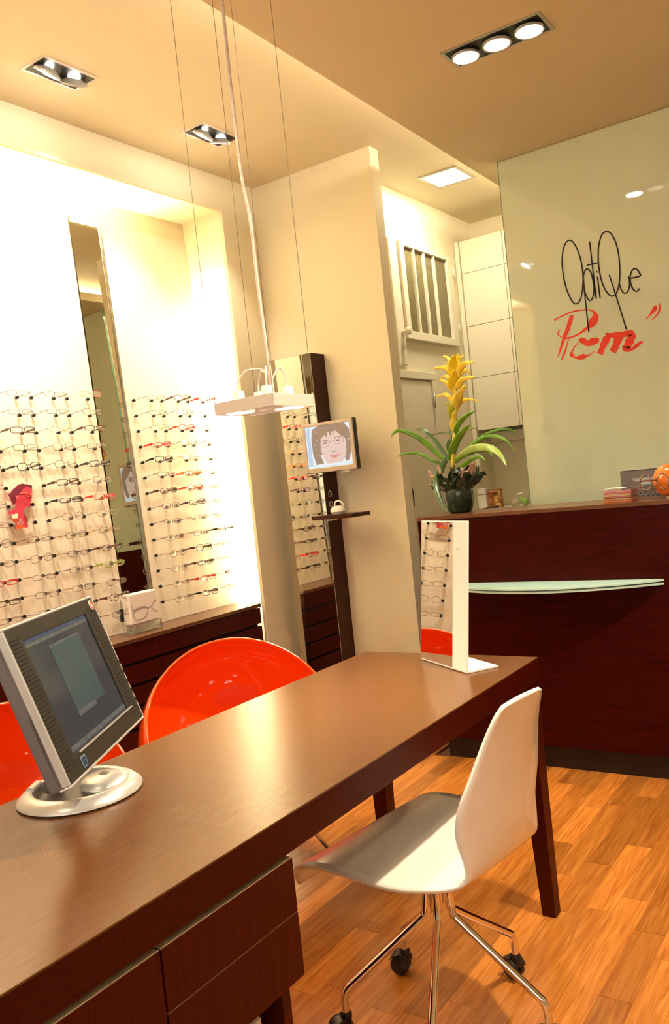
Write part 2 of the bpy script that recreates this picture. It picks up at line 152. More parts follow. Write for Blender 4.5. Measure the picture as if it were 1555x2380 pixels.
# ------------------------------------------------------------------ mesh helpers
class MB:
    def __init__(s): s.v = []; s.f = []; s.sm = []
    def add(s, vs, fs, sm=False):
        k = len(s.v); s.v += [tuple(v) for v in vs]; s.f += [tuple(i+k for i in f) for f in fs]; s.sm += [sm]*len(fs); return s
    def box(s, x0, x1, y0, y1, z0, z1):
        vs = [(x, y, z) for x in (x0, x1) for y in (y0, y1) for z in (z0, z1)]
        return s.add(vs, [(0, 1, 3, 2), (4, 6, 7, 5), (0, 4, 5, 1), (2, 3, 7, 6), (0, 2, 6, 4), (1, 5, 7, 3)])
    def obox(s, c, ax, hs):
        c = Vector(c); vs = [c+ax[0]*hs[0]*i+ax[1]*hs[1]*j+ax[2]*hs[2]*k for i in (-1, 1) for j in (-1, 1) for k in (-1, 1)]
        return s.add(vs, [(0, 1, 3, 2), (4, 6, 7, 5), (0, 4, 5, 1), (2, 3, 7, 6), (0, 2, 6, 4), (1, 5, 7, 3)])
    def taper(s, b0, b1, b2, b3, t0, t1, t2, t3):
        return s.add([b0, b1, b2, b3, t0, t1, t2, t3], [(0, 3, 2, 1), (4, 5, 6, 7), (0, 1, 5, 4), (1, 2, 6, 5), (2, 3, 7, 6), (3, 0, 4, 7)])
    def tube(s, pts, r, n=8, closed=False, cap=True):
        P = [Vector(p) for p in pts]; N = len(P); rs = r if isinstance(r, (list, tuple)) else [r]*N
        rings = []; prev = None
        for i in range(N):
            if closed: d = P[(i+1) % N]-P[i-1]
            else: d = P[min(i+1, N-1)]-P[max(i-1, 0)]
            if d.length < 1e-9: d = Vector((0, 0, 1))
            d.normalize()
            if prev is None: a = d.orthogonal().normalized()
            else:
                a = prev-d*prev.dot(d)
                a = a.normalized() if a.length > 1e-6 else d.orthogonal().normalized()
            prev = a; b = d.cross(a)
            rings.append([P[i]+(a*math.cos(2*math.pi*k/n)+b*math.sin(2*math.pi*k/n))*rs[i] for k in range(n)])
        vs = [v for g in rings for v in g]; fs = []
        for i in range(N if closed else N-1):
            j = (i+1) % N
            for k in range(n): fs.append((i*n+k, i*n+(k+1) % n, j*n+(k+1) % n, j*n+k))
        if cap and not closed: fs += [tuple(range(n-1, -1, -1)), tuple((N-1)*n+k for k in range(n))]
        return s.add(vs, fs, True)
    def lathe(s, prof, c=(0, 0, 0), ax=(0, 0, 1), n=24, sm=True):
        ax = Vector(ax).normalized(); a = ax.orthogonal().normalized(); b = ax.cross(a); c = Vector(c)
        runs = [[prof[0]]]                      # the profile is cut at its sharp corners so that they shade crisply
        for i in range(1, len(prof)):
            runs[-1].append(prof[i])
            if i < len(prof)-1:
                d0 = Vector((prof[i][0]-prof[i-1][0], prof[i][1]-prof[i-1][1])); d1 = Vector((prof[i+1][0]-prof[i][0], prof[i+1][1]-prof[i][1]))
                if d0.length > 1e-7 and d1.length > 1e-7 and d0.angle(d1) > R(42): runs.append([prof[i]])
        for pr_ in runs:
            vs = [c+ax*h+(a*math.cos(2*math.pi*k/n)+b*math.sin(2*math.pi*k/n))*max(r, 1e-5) for r, h in pr_ for k in range(n)]
            fs = [(i*n+k, i*n+(k+1) % n, (i+1)*n+(k+1) % n, (i+1)*n+k) for i in range(len(pr_)-1) for k in range(n)]
            s.add(vs, fs, sm)
        return s
    def prism(s, poly, fn, t):
        # poly: 2D points; fn(u,v,w)->3D; thickness t along w
        n = len(poly); vs = [fn(u, v, 0) for u, v in poly]+[fn(u, v, t) for u, v in poly]
        fs = [tuple(range(n-1, -1, -1)), tuple(range(n, 2*n))]+[(i, (i+1) % n, n+(i+1) % n, n+i) for i in range(n)]
        return s.add(vs, fs)
    def grid(s, rows, sm=True):
        m = len(rows[0]); vs = [v for r in rows for v in r]
        return s.add(vs, [(i*m+j, i*m+j+1, (i+1)*m+j+1, (i+1)*m+j) for i in range(len(rows)-1) for j in range(m-1)], sm)
    def mesh(s, name, m):
        me = bpy.data.meshes.new(name); me.from_pydata(s.v, [], s.f); me.update()
        me.polygons.foreach_set('use_smooth', s.sm)
        bm = bmesh.new(); bm.from_mesh(me); bmesh.ops.recalc_face_normals(bm, faces=bm.faces)
        if any(len(f.verts) > 4 for f in bm.faces): bmesh.ops.triangulate(bm, faces=[f for f in bm.faces if len(f.verts) > 4])
        bm.to_mesh(me); bm.free()
        if m: me.materials.append(m)
        return me
    def build(s, name, m, parent=None, bevel=0, seg=2, solid=0, sub=0):
        return link(name, s.mesh(name, m), parent, bevel, seg, solid, sub)
def link(name, me, parent=None, bevel=0, seg=2, solid=0, sub=0):
    o = bpy.data.objects.new(name, me); COL.objects.link(o)
    if parent is not None:
        o.parent = parent
        p = parent; off = Vector((0, 0, 0))
        while p is not None: off += p.location; p = p.parent
        if parent.get('_local') is None: o.location = -off
    if sub: md = o.modifiers.new('s', 'SUBSURF'); md.levels = sub; md.render_levels = sub
    if solid: md = o.modifiers.new('t', 'SOLIDIFY'); md.thickness = solid; md.offset = 0
    if bevel: md = o.modifiers.new('b', 'BEVEL'); md.width = bevel; md.segments = seg; md.limit_method = 'ANGLE'; md.angle_limit = R(40)
    return o
def tag(o, label=None, cat=None, group=None, kind=None):
    if label: o['label'] = label
    if cat: o['category'] = cat
    if group: o['group'] = group
    if kind: o['kind'] = kind
    return o
def thing(name, label, cat, loc=(0, 0, 0), group=None):
    o = bpy.data.objects.new(name, None); COL.objects.link(o); o.location = loc; o.empty_display_size = .05
    return tag(o, label, cat, group)
def struct(name, mb, m, label=None, bevel=0):
    o = mb.build(name, m, None, bevel); tag(o, kind='structure')
    if label: o['label'] = label
    return o
def box(*a): return MB().box(*a)
def smoothpts(pts, k=4, closed=False):
    P = [Vector(p) for p in pts]; n = len(P); out = []
    rng = range(n if closed else n-1)
    for i in rng:
        p0 = P[i-1] if (i > 0 or closed) else P[0]; p1 = P[i]; p2 = P[(i+1) % n]; p3 = P[(i+2) % n] if (i+2 < n or closed) else P[-1]
        for j in range(k):
            t = j/k; out.append(.5*((2*p1)+(p2-p0)*t+(2*p0-5*p1+4*p2-p3)*t*t+(3*p1-p0-3*p2+p3)*t**3))
    if not closed: out.append(P[-1])
    return out
def text_mesh(s, size, fn, m, name, parent, thick=.0004, spacing=1):
    c = bpy.data.curves.new('t', 'FONT'); c.body = s; c.size = size; c.align_x = 'CENTER'; c.align_y = 'CENTER'; c.space_character = spacing
    o = bpy.data.objects.new('t', c); COL.objects.link(o); bpy.context.view_layer.update()
    me = bpy.data.meshes.new_from_object(o.evaluated_get(bpy.context.evaluated_depsgraph_get()))
    bpy.data.objects.remove(o, do_unlink=True)
    for v in me.vertices: v.co = Vector(fn(v.co.x, v.co.y, thick))
    me.materials.clear(); me.materials.append(m)
    return link(name, me, parent)

# ------------------------------------------------------------------ room shell
struct('floor', box(-3.5, 1.7, -1.7, 6.0, -.06, -.012), mat('dark_subfloor', (.10, .03, .01), .6), 'orange-brown hardwood parquet floor')
FL = bpy.data.objects['floor']
plm = {}
for L in (.32, .44, .58, .72):
    b = box(-.0397, .0397, .0005, L-.0005, -.012, -.0003); plm[L] = b.mesh('plank', FLOOR)
for i in range(-24, 6):
    x = i*.08-.034; y = .55+random.random()*.4
    x_vis0 = 1.1
    y = (1.0 if x > -1.75 else 1.9)+random.random()*-.4
    while y < 3.35:
        L = random.choice((.32, .44, .58, .72))
        o = bpy.data.objects.new('plank', plm[L]); COL.objects.link(o); o.parent = FL
        o.location = (x, y, random.random()*.0003); y += L
rest = MB()
for i in range(-42, 21):
    x = i*.08-.034
    for (a, b_) in (((-1.65, .45) if i >= -24 and i < 6 and x > -1.75 else (-1.65, 1.3) if i >= -24 and i < 6 else (-1.65, 3.9)), (4.2, 5.9)):
        rest.box(x-.0397, x+.0397, a, b_, -.012, -.0006)
o = rest.build('plank_rest', FLOOR, FL); o['kind'] = 'stuff'; o['label'] = 'parquet strips beyond the near floor'

struct('ceiling', MB().box(-3.5, -1.2, -1.7, 6.0, 3.03, 3.12), CEIL, 'higher cream ceiling strip along the display wall')
lc = MB().prism([(-1.70, -1.7), (1.7, -1.7), (1.7, 6.0), (-1.905, 6.0)], lambda u, v, w: (u, v, 2.90+w), .06)
struct('ceiling_lower', lc, CEIL2, 'lower tan ceiling over the counter')
struct('trim_1', box(-1.45, -1.40, -1.7, 6.0, 2.96, 3.03), CEIL, 'hidden upstand closing the light cove')
wl = MB().box(-3.052, -3.03, 3.601, 3.98, 0, 3.03).box(-3.42, -3.052, 3.82, 3.98, 0, 3.03).box(-3.42, -3.34, 3.601, 3.82, 0, 3.03).box(-3.052, -3.03, .5, 3.601, 2.843, 3.03).box(-3.42, -3.03, -1.7, .5, 0, 3.03).box(-3.50, -3.33, .5, 3.601, 0, 3.03)
struct('wall_left', wl, WALL, 'cream wall with the lit display niche')
om = bpy.data.materials.new('translucent_opal_panel'); ot = nt(om); ot.nodes.remove(ot.nodes['Principled BSDF'])
mx = ot.nodes.new('ShaderNodeMixShader'); tr = ot.nodes.new('ShaderNodeBsdfTranslucent'); df = ot.nodes.new('ShaderNodeBsdfDiffuse'); nz = ot.nodes.new('ShaderNodeTexNoise'); mr_ = ot.nodes.new('ShaderNodeMapRange')
nz.inputs['Scale'].default_value = 300; mr_.inputs[3].default_value = .36; mr_.inputs[4].default_value = .44
tr.inputs[0].default_value = (.9, .85, .72, 1); df.inputs[0].default_value = (.82, .75, .58, 1)
ot.links.new(nz.outputs['Fac'], mr_.inputs[0]); ot.links.new(mr_.outputs[0], mx.inputs[0]); ot.links.new(df.outputs[0], mx.inputs[1]); ot.links.new(tr.outputs[0], mx.inputs[2]); ot.links.new(mx.outputs[0], ot.nodes['Material Output'].inputs[0])
sf = MB().grid([[(-3.333, y, 2.844), (-3.051, y, 2.844)] for y in (.5, 3.602)], False)
struct('trim_3', MB().grid([[(-3.339, 3.603, z), (-3.053, 3.603, z)] for z in (.0, 2.843)], False), om, 'back-lit opal side panel at the right end of the display niche')
o_ = struct('trim_2', sf, om, 'back-lit opal panel forming the top of the display niche')
struct('wall_partition', box(-3.03, -2.238, 3.90, 3.985, 0, 3.03), WALL, 'short cream partition wall beside the tall mirror')
struct('wall_passage', box(-2.60, -2.50, 3.985, 5.68, 0, 3.03).box(-3.42, -2.6, 3.98, 4.08, 0, 3.03), WALL, 'cream wall with the painted hatch window behind the counter')
struct('wall_back', box(-2.6, 1.7, 5.68, 5.8, 0, 3.03), WALL, 'wall above and below the white cupboards')
struct('wall_glass', box(-1.712, 1.7, 4.365, 4.46, 0, 2.90), WALL, 'wall carrying the glass panel')
struct('wall_right', box(1.6, 1.7, -1.7, 6.0, 0, 3.03), WALL)
wr = MB().box(-3.5, 1.7, -1.8, -1.7, 0, .5).box(-3.5, 1.7, -1.8, -1.7, 2.5, 3.03).box(-3.5, -2.2, -1.8, -1.7, .5, 2.5).box(1.2, 1.7, -1.8, -1.7, .5, 2.5).box(-.55, -.45, -1.8, -1.7, .5, 2.5)
struct('wall_rear', wr, WALL)

# lacquered glass panel with the sign
t = thing('glass_wall_panel', 'tall pale green lacquered glass panel carrying the black and red script sign', 'glass panel', (-.05, 4.358, 0))
box(-1.72, 1.595, 4.346, 4.364, .0, 2.898).build('panel', LACQ, t, .001)
box(-1.7235, -1.7205, 4.3455, 4.3645, .0, 2.898).build('panel_edge', GEDGE, t)
bm = MB()
for st in SCRIPT_LINES:
    pts = [(x, 4.3445, z) for x, z in st]
    cl = len(pts) > 9 and (Vector(pts[0])-Vector(pts[-1])).length < .004
    if cl: pts = pts[:-1]
    if len(pts) > 2: pts = smoothpts(pts, 4, cl)
    bm.tube(pts, .0034, 6, closed=cl)
bm.build('black_script_lettering', BLK, t)['label'] = 'thin black script letters reading OptiQue'
bm = MB()
for st in BRUSH_LINES:
    P3 = smoothpts([(x, z, w) for x, z, w in st], 4)
    n = len(P3); L_, R_ = [], []
    for i, p in enumerate(P3):
        d = P3[min(i+1, n-1)]-P3[max(i-1, 0)]; d.z = 0; d.normalize(); q = Vector((-d.y, d.x, 0)); w_ = max(p.z*1.4, .0014)*(.86+.28*random.random())
        L_.append((p.x+q.x*w_, 4.3452, p.y+q.y*w_)); R_.append((p.x-q.x*w_, 4.3452, p.y-q.y*w_))
    k = random.random()*.0006
    bm.grid([[(a[0], a[1]-k, a[2]), (b_[0], b_[1]-k, b_[2])] for a, b_ in zip(L_, R_)], False)
bm.build('red_brush_lettering', RED, t, solid=.0004)['label'] = 'red brush lettering reading Prem'

# painted hatch window and lower door on the passage wall
X = -2.5
t = thing('hatch_window', 'cream framed hatch window with four reeded glass panes behind the plant', 'window', (X, 4.85, 2.1)); t['kind'] = 'structure'
t.name = 'window_1'
fr = MB()
for a in ((4.435, 4.462, 1.95, 2.715), (4.462, 4.545, 1.96, 2.705)): fr.box(X, X+(.012 if a[0] > 4.45 else .02), *a)
fr.build('side_casing', WHITEP, t, .002)
fr = MB()
fr.box(X, X+.03, 4.552, 4.605, 2.118, 2.712).box(X, X+.03, 5.185, 5.262, 2.118, 2.712).box(X, X+.03, 4.605, 5.185, 2.118, 2.168).box(X, X+.03, 4.605, 5.185, 2.688, 2.712)
fr.build('window_frame', WHITEP, t, .003)
ys = [4.605, 4.735, 4.868, 5.005, 5.185]
for i in range(3): box(X+.006, X+.026, ys[i+1]-.009, ys[i+1]+.009, 2.168, 2.688).build('mullion', WHITEP, t, .002)
for i in range(4):
    rb = MB(); y0, y1 = ys[i]+(.009 if i else 0), ys[i+1]-(.009 if i < 3 else 0); n = 26
    rows = [[(X+.008+.002*(j % 2), y0+(y1-y0)*j/n, z) for j in range(n+1)] for z in (2.168, 2.688)]
    rb.grid(rows, False); rb.build('pane', REED, t, solid=.002)
MB().lathe([(0, 0), (.012, .002), (.012, .03), (.022, .035), (.024, .05), (.016, .062), (0, .064)], (X+.012, 4.51, 2.155), (1, 0, 0), 14).build('knob', WHITEP, t)
box(X+.012, X+.02, 4.495, 4.525, 2.06, 2.15).build('latch_plate', WHITEP, t, .002)
for z in (2.62, 2.24): MB().tube([(X+.03, 5.275, z-.03), (X+.03, 5.275, z+.03)], .006).build('hinge', WHITEP, t)
t = thing('cupboard_door', 'cream painted cupboard door with a dark finger slot left of the plant pot', 'door', (X, 4.6, 0)); t['kind'] = 'structure'; t.name = 'door_1'
fr = MB().box(X, X+.022, 4.06, 4.88, 1.875, 1.925).box(X, X+.022, 4.82, 4.88, .05, 1.875); fr.build('door_frame', WHITEP, t, .004)
box(X, X+.012, 4.06, 4.81, .05, 1.865).build('door_leaf', WHITEP, t, .003)
sl = [(4.433+.0135*math.cos(a), 1.155+.058*math.sin(a)) for a in [2*math.pi*k/20 for k in range(20)]]
MB().prism(sl, lambda u, v, w: (X+.012+w, u, v), .0012).build('finger_slot', BLACK, t)
MB().tube([(X+.026, 4.815, 1.70), (X+.026, 4.815, 1.79)], .006).build('hinge', STEEL, t)

# white wall cupboards
yc = 5.38
t = thing('wall_cupboard', 'cream wall hung cupboards with flush doors beside the glass panel', 'cupboard', (-2.1, yc, 1.5))
box(-2.485, -1.0, yc+.02, 5.675, 1.555, 2.835).build('body', WHITEP, t, .002)
xs = [-2.47, -2.205-.0, -1.60, -1.0]
xs = [-2.462, -2.152, -1.55, -1.0]; zs = [1.545, 1.905, 2.26, 2.62, 2.84]
for i in range(3):
    for j in range(4): box(xs[i]+.0015, xs[i+1]-.0015, yc, yc+.018, zs[j]+.0015, zs[j+1]-.0015).build('door', WHITEP, t, .001)
box(-2.497, -2.466, yc-.01, yc+.02, 1.2, 2.84).build('filler_strip', WHITEP, t, .002)
box(-2.47, -1.0, 5.60, 5.675, 1.46, 1.53).build('under_shelf', WHITEP, t, .002)
t = thing('back_worktop', 'low cream worktop under the wall cupboards', 'worktop', (-2.0, 5.4, 0))
box(-2.495, -1.0, 5.14, 5.675, .97, 1.005).build('top', WHITEP, t, .002); box(-2.49, -1.0, 5.18, 5.67, 0, .97).build('body', WHITEP, t)
def spin(name, label, cat, prof, loc, m, n=20, ax=(0, 0, 1)): return tag(MB().lathe(prof, loc, ax, n).build(name, m), label, cat)
o = thing('cream_tube_box', 'white carton standing left of the orange picture box on the back worktop', 'carton', (-2.43, 5.3, 1.005))
box(-2.466, -2.405, 5.29, 5.34, 1.005, 1.148).build('carton_body', WHITE, o, .002); box(-2.4665, -2.4045, 5.2895, 5.3405, 1.106, 1.110).build('seam_line', GREYP, o)
o = thing('picture_box', 'orange and brown printed picture box beside the white carton', 'box', (-2.35, 5.3, 1.005))
box(-2.392, -2.302, 5.29, 5.33, 1.012, 1.138).build('box_body', mat('orange_brown_print', (.35, .13, .04), .4, var=.9, scale=22), o, .002)
box(-2.393, -2.296, 5.285, 5.335, 1.005, 1.013).build('base', WHITE, o)
box(-2.390, -2.304, 5.2885, 5.290, 1.122, 1.127).box(-2.312, -2.306, 5.2885, 5.290, 1.09, 1.127).box(-2.34, -2.31, 5.2885, 5.29, 1.02, 1.045).box(-2.345, -2.322, 5.2885, 5.29, 1.055, 1.095).build('cream_figure_print', mat('gold_print', (.75, .5, .18), .4, var=.4, scale=60), o)
o = thing('spray_bottle', 'pale green spray bottle lying tilted behind the counter ledge', 'bottle', (-2.16, 5.3, 1.005))
MB().tube([(-2.12, 5.3, 1.025), (-2.17, 5.3, 1.065)], [.03, .018], 12).build('bottle_body', LEAFL, o)
MB().tube([(-2.17, 5.3, 1.065), (-2.178, 5.3, 1.09), (-2.14, 5.3, 1.096)], [.010, .010, .008], 8).build('spray_head', WHITE, o)
o = spin('soap_bottle', 'small clear round bottle left of the spray bottle', 'bottle', [(0, 0), (.022, 0), (.028, .02), (.026, .045), (.012, .06), (.0, .062)], (-2.205, 5.3, 1.005), ACR)
o = spin('water_glass', 'upright clear glass bottle at the panel edge', 'bottle', [(0, 0), (.022, 0), (.025, .04), (.022, .07), (.008, .092), (0, .094)], (-2.085, 5.3, 1.005), ACR)
# ------------------------------------------------------------------ drawer cabinets under the display wall
ORD = ['first', 'second', 'third', 'fourth', 'fifth', 'sixth', 'seventh', 'eighth', 'ninth', 'tenth', 'eleventh', 'twelfth', 'thirteenth', 'fourteenth']
edges = [3.563, 3.195, 2.80, 2.405, 2.01, 1.615, 1.22, .825]
cabl = ['dark wenge drawer cabinet at the right end of the display niche', 'dark wenge drawer cabinet second from the niche corner', 'dark wenge drawer cabinet below the narrow mirror and the white frame carton',
        'dark wenge drawer cabinet fourth from the niche corner', 'dark wenge drawer cabinet behind the desk monitor', 'dark wenge drawer cabinet sixth from the niche corner', 'dark wenge drawer cabinet farthest from the niche corner']
for i in range(7):
    y1, y0 = edges[i], edges[i+1]
    t = thing('drawer_cabinet', cabl[i], 'cabinet', (-3.18, (y0+y1)/2, 0), 'wenge drawer cabinets under the display wall')
    box(-3.325, -3.062, y0+.001, y1-.001, .0, .655).build('body', SKIRT, t)
    for k in range(6):
        zt = .652-k*.1; d = box(-3.060, -3.032, y0+.0015, y1-.0015, zt-.085, zt).build('drawer', WENGE_H, t, .001)
t = tag(box(-3.325, -3.028, .83, 3.566, .656, .675).build('cabinet_top', mat('wenge_cabinet_top', (.115, .045, .018), .28, var=.3, scale=9, stretch=(22, 1.5, 1)), None, .001),
    'long dark wood top running over the drawer cabinets below the display boards', 'worktop')

# ------------------------------------------------------------------ leaning display boards, pegs and the narrow mirror
LN = .042
def bx(z, out=0): return -3.32+(2.73-z)*LN+out
def board(name, label, y0, y1, pegs):
    t = thing(name, label, 'display board', (bx(.69), (y0+y1)/2, .676), 'leaning display boards')
    m = MB(); zb, zt = .6765, 2.738
    m.add([(bx(z, o), y, z) for o in (-.008, 0) for y in (y0, y1) for z in (zb, zt)], [(0, 1, 3, 2), (4, 6, 7, 5), (0, 4, 5, 1), (2, 3, 7, 6), (0, 2, 6, 4), (1, 5, 7, 3)])
    m.build('panel', BOARD, t)
    for (y, z) in pegs:
        q = bpy.data.objects.new('peg', PEG); COL.objects.link(q); q.parent = t; q.location = Vector((bx(z), y, z))-t.location
    return t
PEG = MB().lathe([(0, -.001), (.0035, 0), (.0035, .008), (.0075, .010), (.0085, .015), (.0075, .020), (0, .023)], (0, 0, 0), (1, 0, .042), 10).mesh('peg', BLACK)
rowsz = [1.823-.0803*k for k in range(14)]
colsR = [3.029, 3.226, 3.422]; colsL = [2.612, 2.415, 2.219, 2.024]
OFF = .122
def inbody(c, k): return False
pR = [(c+d, z) for c in colsR for d in (0, OFF) for z in rowsz]
pL = [(c+d, z) for c in colsL for d in (0, OFF) for z in rowsz]
board('display_board', 'cream display board with three columns of glasses right of the narrow mirror', 2.985, 3.598, pR)
board('display_board', 'wide cream display board left of the narrow mirror, with the pink woman cut-out', .95, 2.782, pL)
t = thing('narrow_mirror', 'tall narrow mirror leaning between the two display boards', 'mirror', (bx(.69), 2.88, .676))
m = MB(); zb, zt = .6765, 2.735
for (a, b_, o0, o1, nm, mt) in ((2.790, 2.968, -.008, .002, 'mirror_glass', MIRRORD), (2.969, 2.978, -.008, .010, 'edge_strip', STEEL)):
    MB().add([(bx(z, o), y, z) for o in (o0, o1) for y in (a, b_) for z in (zb, zt)], [(0, 1, 3, 2), (4, 6, 7, 5), (0, 4, 5, 1), (2, 3, 7, 6), (0, 2, 6, 4), (1, 5, 7, 3)]).build(nm, mt, t)

# ------------------------------------------------------------------ spectacles
FC = {'brown': mat('brown_metal_frame', (.12, .03, .01), .3, .4), 'silver': mat('silver_metal_frame', (.16, .11, .075), .25, .6), 'black': mat('black_acetate_frame', (.012, .008, .006), .2, coat=.5),
      'red': mat('red_acetate_frame', (.55, .02, .01), .2, coat=.5), 'orange': mat('orange_acetate_frame', (.62, .16, .02), .2, coat=.5), 'tortoise': mat('dark_tortoise_frame', (.075, .018, .007), .2, coat=.5),
      'pink': mat('pink_acetate_frame', (.85, .25, .18), .25), 'gold': mat('gold_metal_frame', (.5, .27, .06), .25, .7), 'purple': mat('plum_acetate_frame', (.10, .03, .05), .25), 'olive': mat('olive_acetate_frame', (.30, .36, .06), .25), 'clear': mat('pale_metal_frame', (.34, .26, .15), .2, .6)}
NAMES = {'brown': 'brown', 'silver': 'silver', 'black': 'black', 'red': 'red', 'orange': 'orange', 'tortoise': 'dark tortoiseshell', 'pink': 'pink', 'gold': 'gold', 'purple': 'plum', 'olive': 'olive green', 'clear': 'pale metal'}
SHAPES = {'oval': (.0255, .0135, 2.2), 'rectangular': (.0265, .0125, 5), 'round': (.0235, .0165, 2.4), 'slim': (.0270, .0105, 3.2)}
def lens_outline(cy, shp, n=20):
    a, b, p = SHAPES[shp]; out = []
    for k in range(n):
        th = 2*math.pi*k/n; c, s_ = math.cos(th), math.sin(th)
        out.append((cy+a*math.copysign(abs(c)**(2/p), c), b*math.copysign(abs(s_)**(2/p), s_)))
    return out
_cache = {}
def glass_meshes(shp, colr, thick):
    key = (shp, colr, thick)
    if key in _cache: return _cache[key]
    m = FC[colr]; r = .0017 if thick else .0010; X0 = .102
    fr = MB()
    for cy in (-.033, .033):
        pts = [(X0+.004*(abs(y)/.06)**2*-1, y, z) for y, z in lens_outline(cy, shp)]
        fr.tube(pts, r, 5, closed=True)
    fr.tube([(X0, -.0095, .003), (X0+.002, -.004, .0065), (X0+.002, .004, .0065), (X0, .0095, .003)], r, 5)
    for s_ in (-1, 1): fr.tube([(X0-.003, .058*s_, .005), (X0-.006, .064*s_, .005), (X0-.012, .0655*s_, .004)], r*1.3, 5)
    F = fr.mesh('front_frame', m)
    T = []
    for s_ in (-1, 1):
        tm = MB(); h = .0045 if thick else .0012
        P_ = [Vector((X0-.011, .0655*s_, .004)), Vector((.06, .065*s_, .003)), Vector((.035, .0635*s_, .0)), Vector((.0150, .0612*s_, -.0035))]
        hh = [h*1.5, h, h*.8, .0012] if thick else [.0014, .0010, .0010, .0012]
        vs = []
        for p, g in zip(P_, hh):
            for dy, dz in ((-.0007, -g), (.0007, -g), (.0007, g), (-.0007, g)): vs.append(p+Vector((0, dy, dz)))
        fs = [(i*4+k, i*4+(k+1) % 4, i*4+4+(k+1) % 4, i*4+4+k) for i in range(3) for k in range(4)]+[(0, 1, 2, 3), (12, 15, 14, 13)]
        tm.add(vs, fs); T.append(tm.mesh('temple', m))
    Ls = []
    for cy in (-.033, .033):
        lm = MB(); o_ = lens_outline(cy, shp, 14)
        lm.prism([(y, z*.97) for y, z in o_], lambda u, v, w_: (X0-.0005-.004*(abs(u)/.06)**2+w_, u, v), .0008); Ls.append(lm.mesh('lens', GLASSM))
    _cache[key] = (F, T, Ls); return _cache[key]
specR = {0: 'clear tortoise red', 1: 'silver silver clear', 2: 'clear red clear', 3: 'red silver silver', 4: 'black orange clear', 5: 'brown orange clear', 6: 'tortoise red clear', 7: 'silver purple clear',
         8: 'purple clear brown', 9: 'brown silver black', 10: 'brown tortoise clear', 11: 'clear tortoise brown', 12: 'clear red silver', 13: 'clear black brown'}
specL = {0: 'pink brown silver brown', 1: 'brown brown brown brown', 2: 'tortoise clear tortoise brown', 3: 'silver silver silver clear', 4: 'black silver black brown', 5: 'brown tortoise - red', 6: 'red black - silver', 7: 'clear brown - brown',
         8: 'gold brown brown brown', 9: 'tortoise brown brown silver', 10: 'olive brown brown red', 11: 'brown silver brown tortoise', 12: 'tortoise silver silver brown', 13: 'brown silver brown silver'}
cR = ['left column', 'middle column', 'right column']
cL = ['column next to the mirror', 'second column from the mirror', 'third column from the mirror', 'fourth column from the mirror']
shp_l = list(SHAPES)
def spect(y, z, colr, label, grp):
    shp = random.choice(shp_l); thick = colr in ('black', 'red', 'orange', 'tortoise', 'purple', 'olive') and random.random() < .8
    if colr in ('tortoise',): thick = True
    F, T, Ls = glass_meshes(shp, colr, thick)
    r = bpy.data.objects.new('spectacles', None); COL.objects.link(r); r.empty_display_size = .02
    r.location = (bx(z, .010), y+.061, z+.005+random.uniform(-.002, .002)); r.rotation_euler = (random.uniform(-.03, .03), random.uniform(-.05, .02), random.uniform(-.015, .015))
    tag(r, label.replace('#', shp+(' thick' if thick else ' thin')), 'glasses', grp)
    for nm, me in [('front_frame', F), ('temple', T[0]), ('temple', T[1]), ('lens', Ls[0]), ('lens', Ls[1])]:
        q = bpy.data.objects.new(nm, me); COL.objects.link(q); q.parent = r
for k, z in enumerate(rowsz):
    for c, cn in enumerate(specR[k].split()):
        spect(colsR[c], z, cn, f'{NAMES[cn]} glasses, {ORD[k]} from top in {cR[c]} of the right board', 'glasses on the right display board')
    for c, cn in enumerate(specL[k].split()):
        if cn == '-': continue
        spect(colsL[c], z, cn, f'{NAMES[cn]} glasses, {ORD[k]} from top, {cL[c]}, left board', 'glasses on the left display board')

# pink woman cut-out card
def pf(off): return lambda u, v, w_: (bx(v, off+w_), u, v)
pc = {'body': ('card', (.62, .05, .09)), 'hair': ('hair_print', (.20, .02, .05)), 'flower': ('flower_print', (.95, .8, .62)), 'orange': ('orange_print', (.85, .13, .005)), 'strip': ('strip_print', (.85, .16, .03)), 'dark': ('shade_print', (.30, .03, .06)), 'ear': ('ear_print', (.85, .16, .2)), 'frame': ('glasses_print', (.95, .26, .1))}
t = thing('woman_cutout', 'pink paper cut-out of a woman in profile wearing orange glasses', 'display card', (bx(1.24), 2.28, 1.24))
for i, k in enumerate(('body', 'hair', 'flower', 'orange', 'strip', 'dark', 'ear')):
    nm, cc = pc[k]
    MB().prism(POSTER[k], pf(.0236+(.0018*(i > 0))+.0002*i), .002 if k == 'body' else .0005).build(nm, mat('print_'+nm, cc, .5), t)
bx_ = POSTER['frame']; MB().tube([(bx(v, .0276), u, v) for u, v in bx_[2:]], .0012, 5, closed=True).tube([(bx(bx_[0][1], .0276), *bx_[0]), (bx(bx_[1][1], .0276), *bx_[1])], .0012, 5).build('glasses_print', mat('print_glasses', (.95, .26, .1), .5), t)
text_mesh('J.F.', .018, lambda x, y, w_: (bx(1.278, .0274+w_), 2.2605+x, 1.2785+y), WHITE, 'white_lettering', t)
text_mesh('REY', .020, lambda x, y, w_: (bx(1.264, .0274+w_), 2.2565+x*1.05, 1.2645+y), WHITE, 'white_lettering', t)

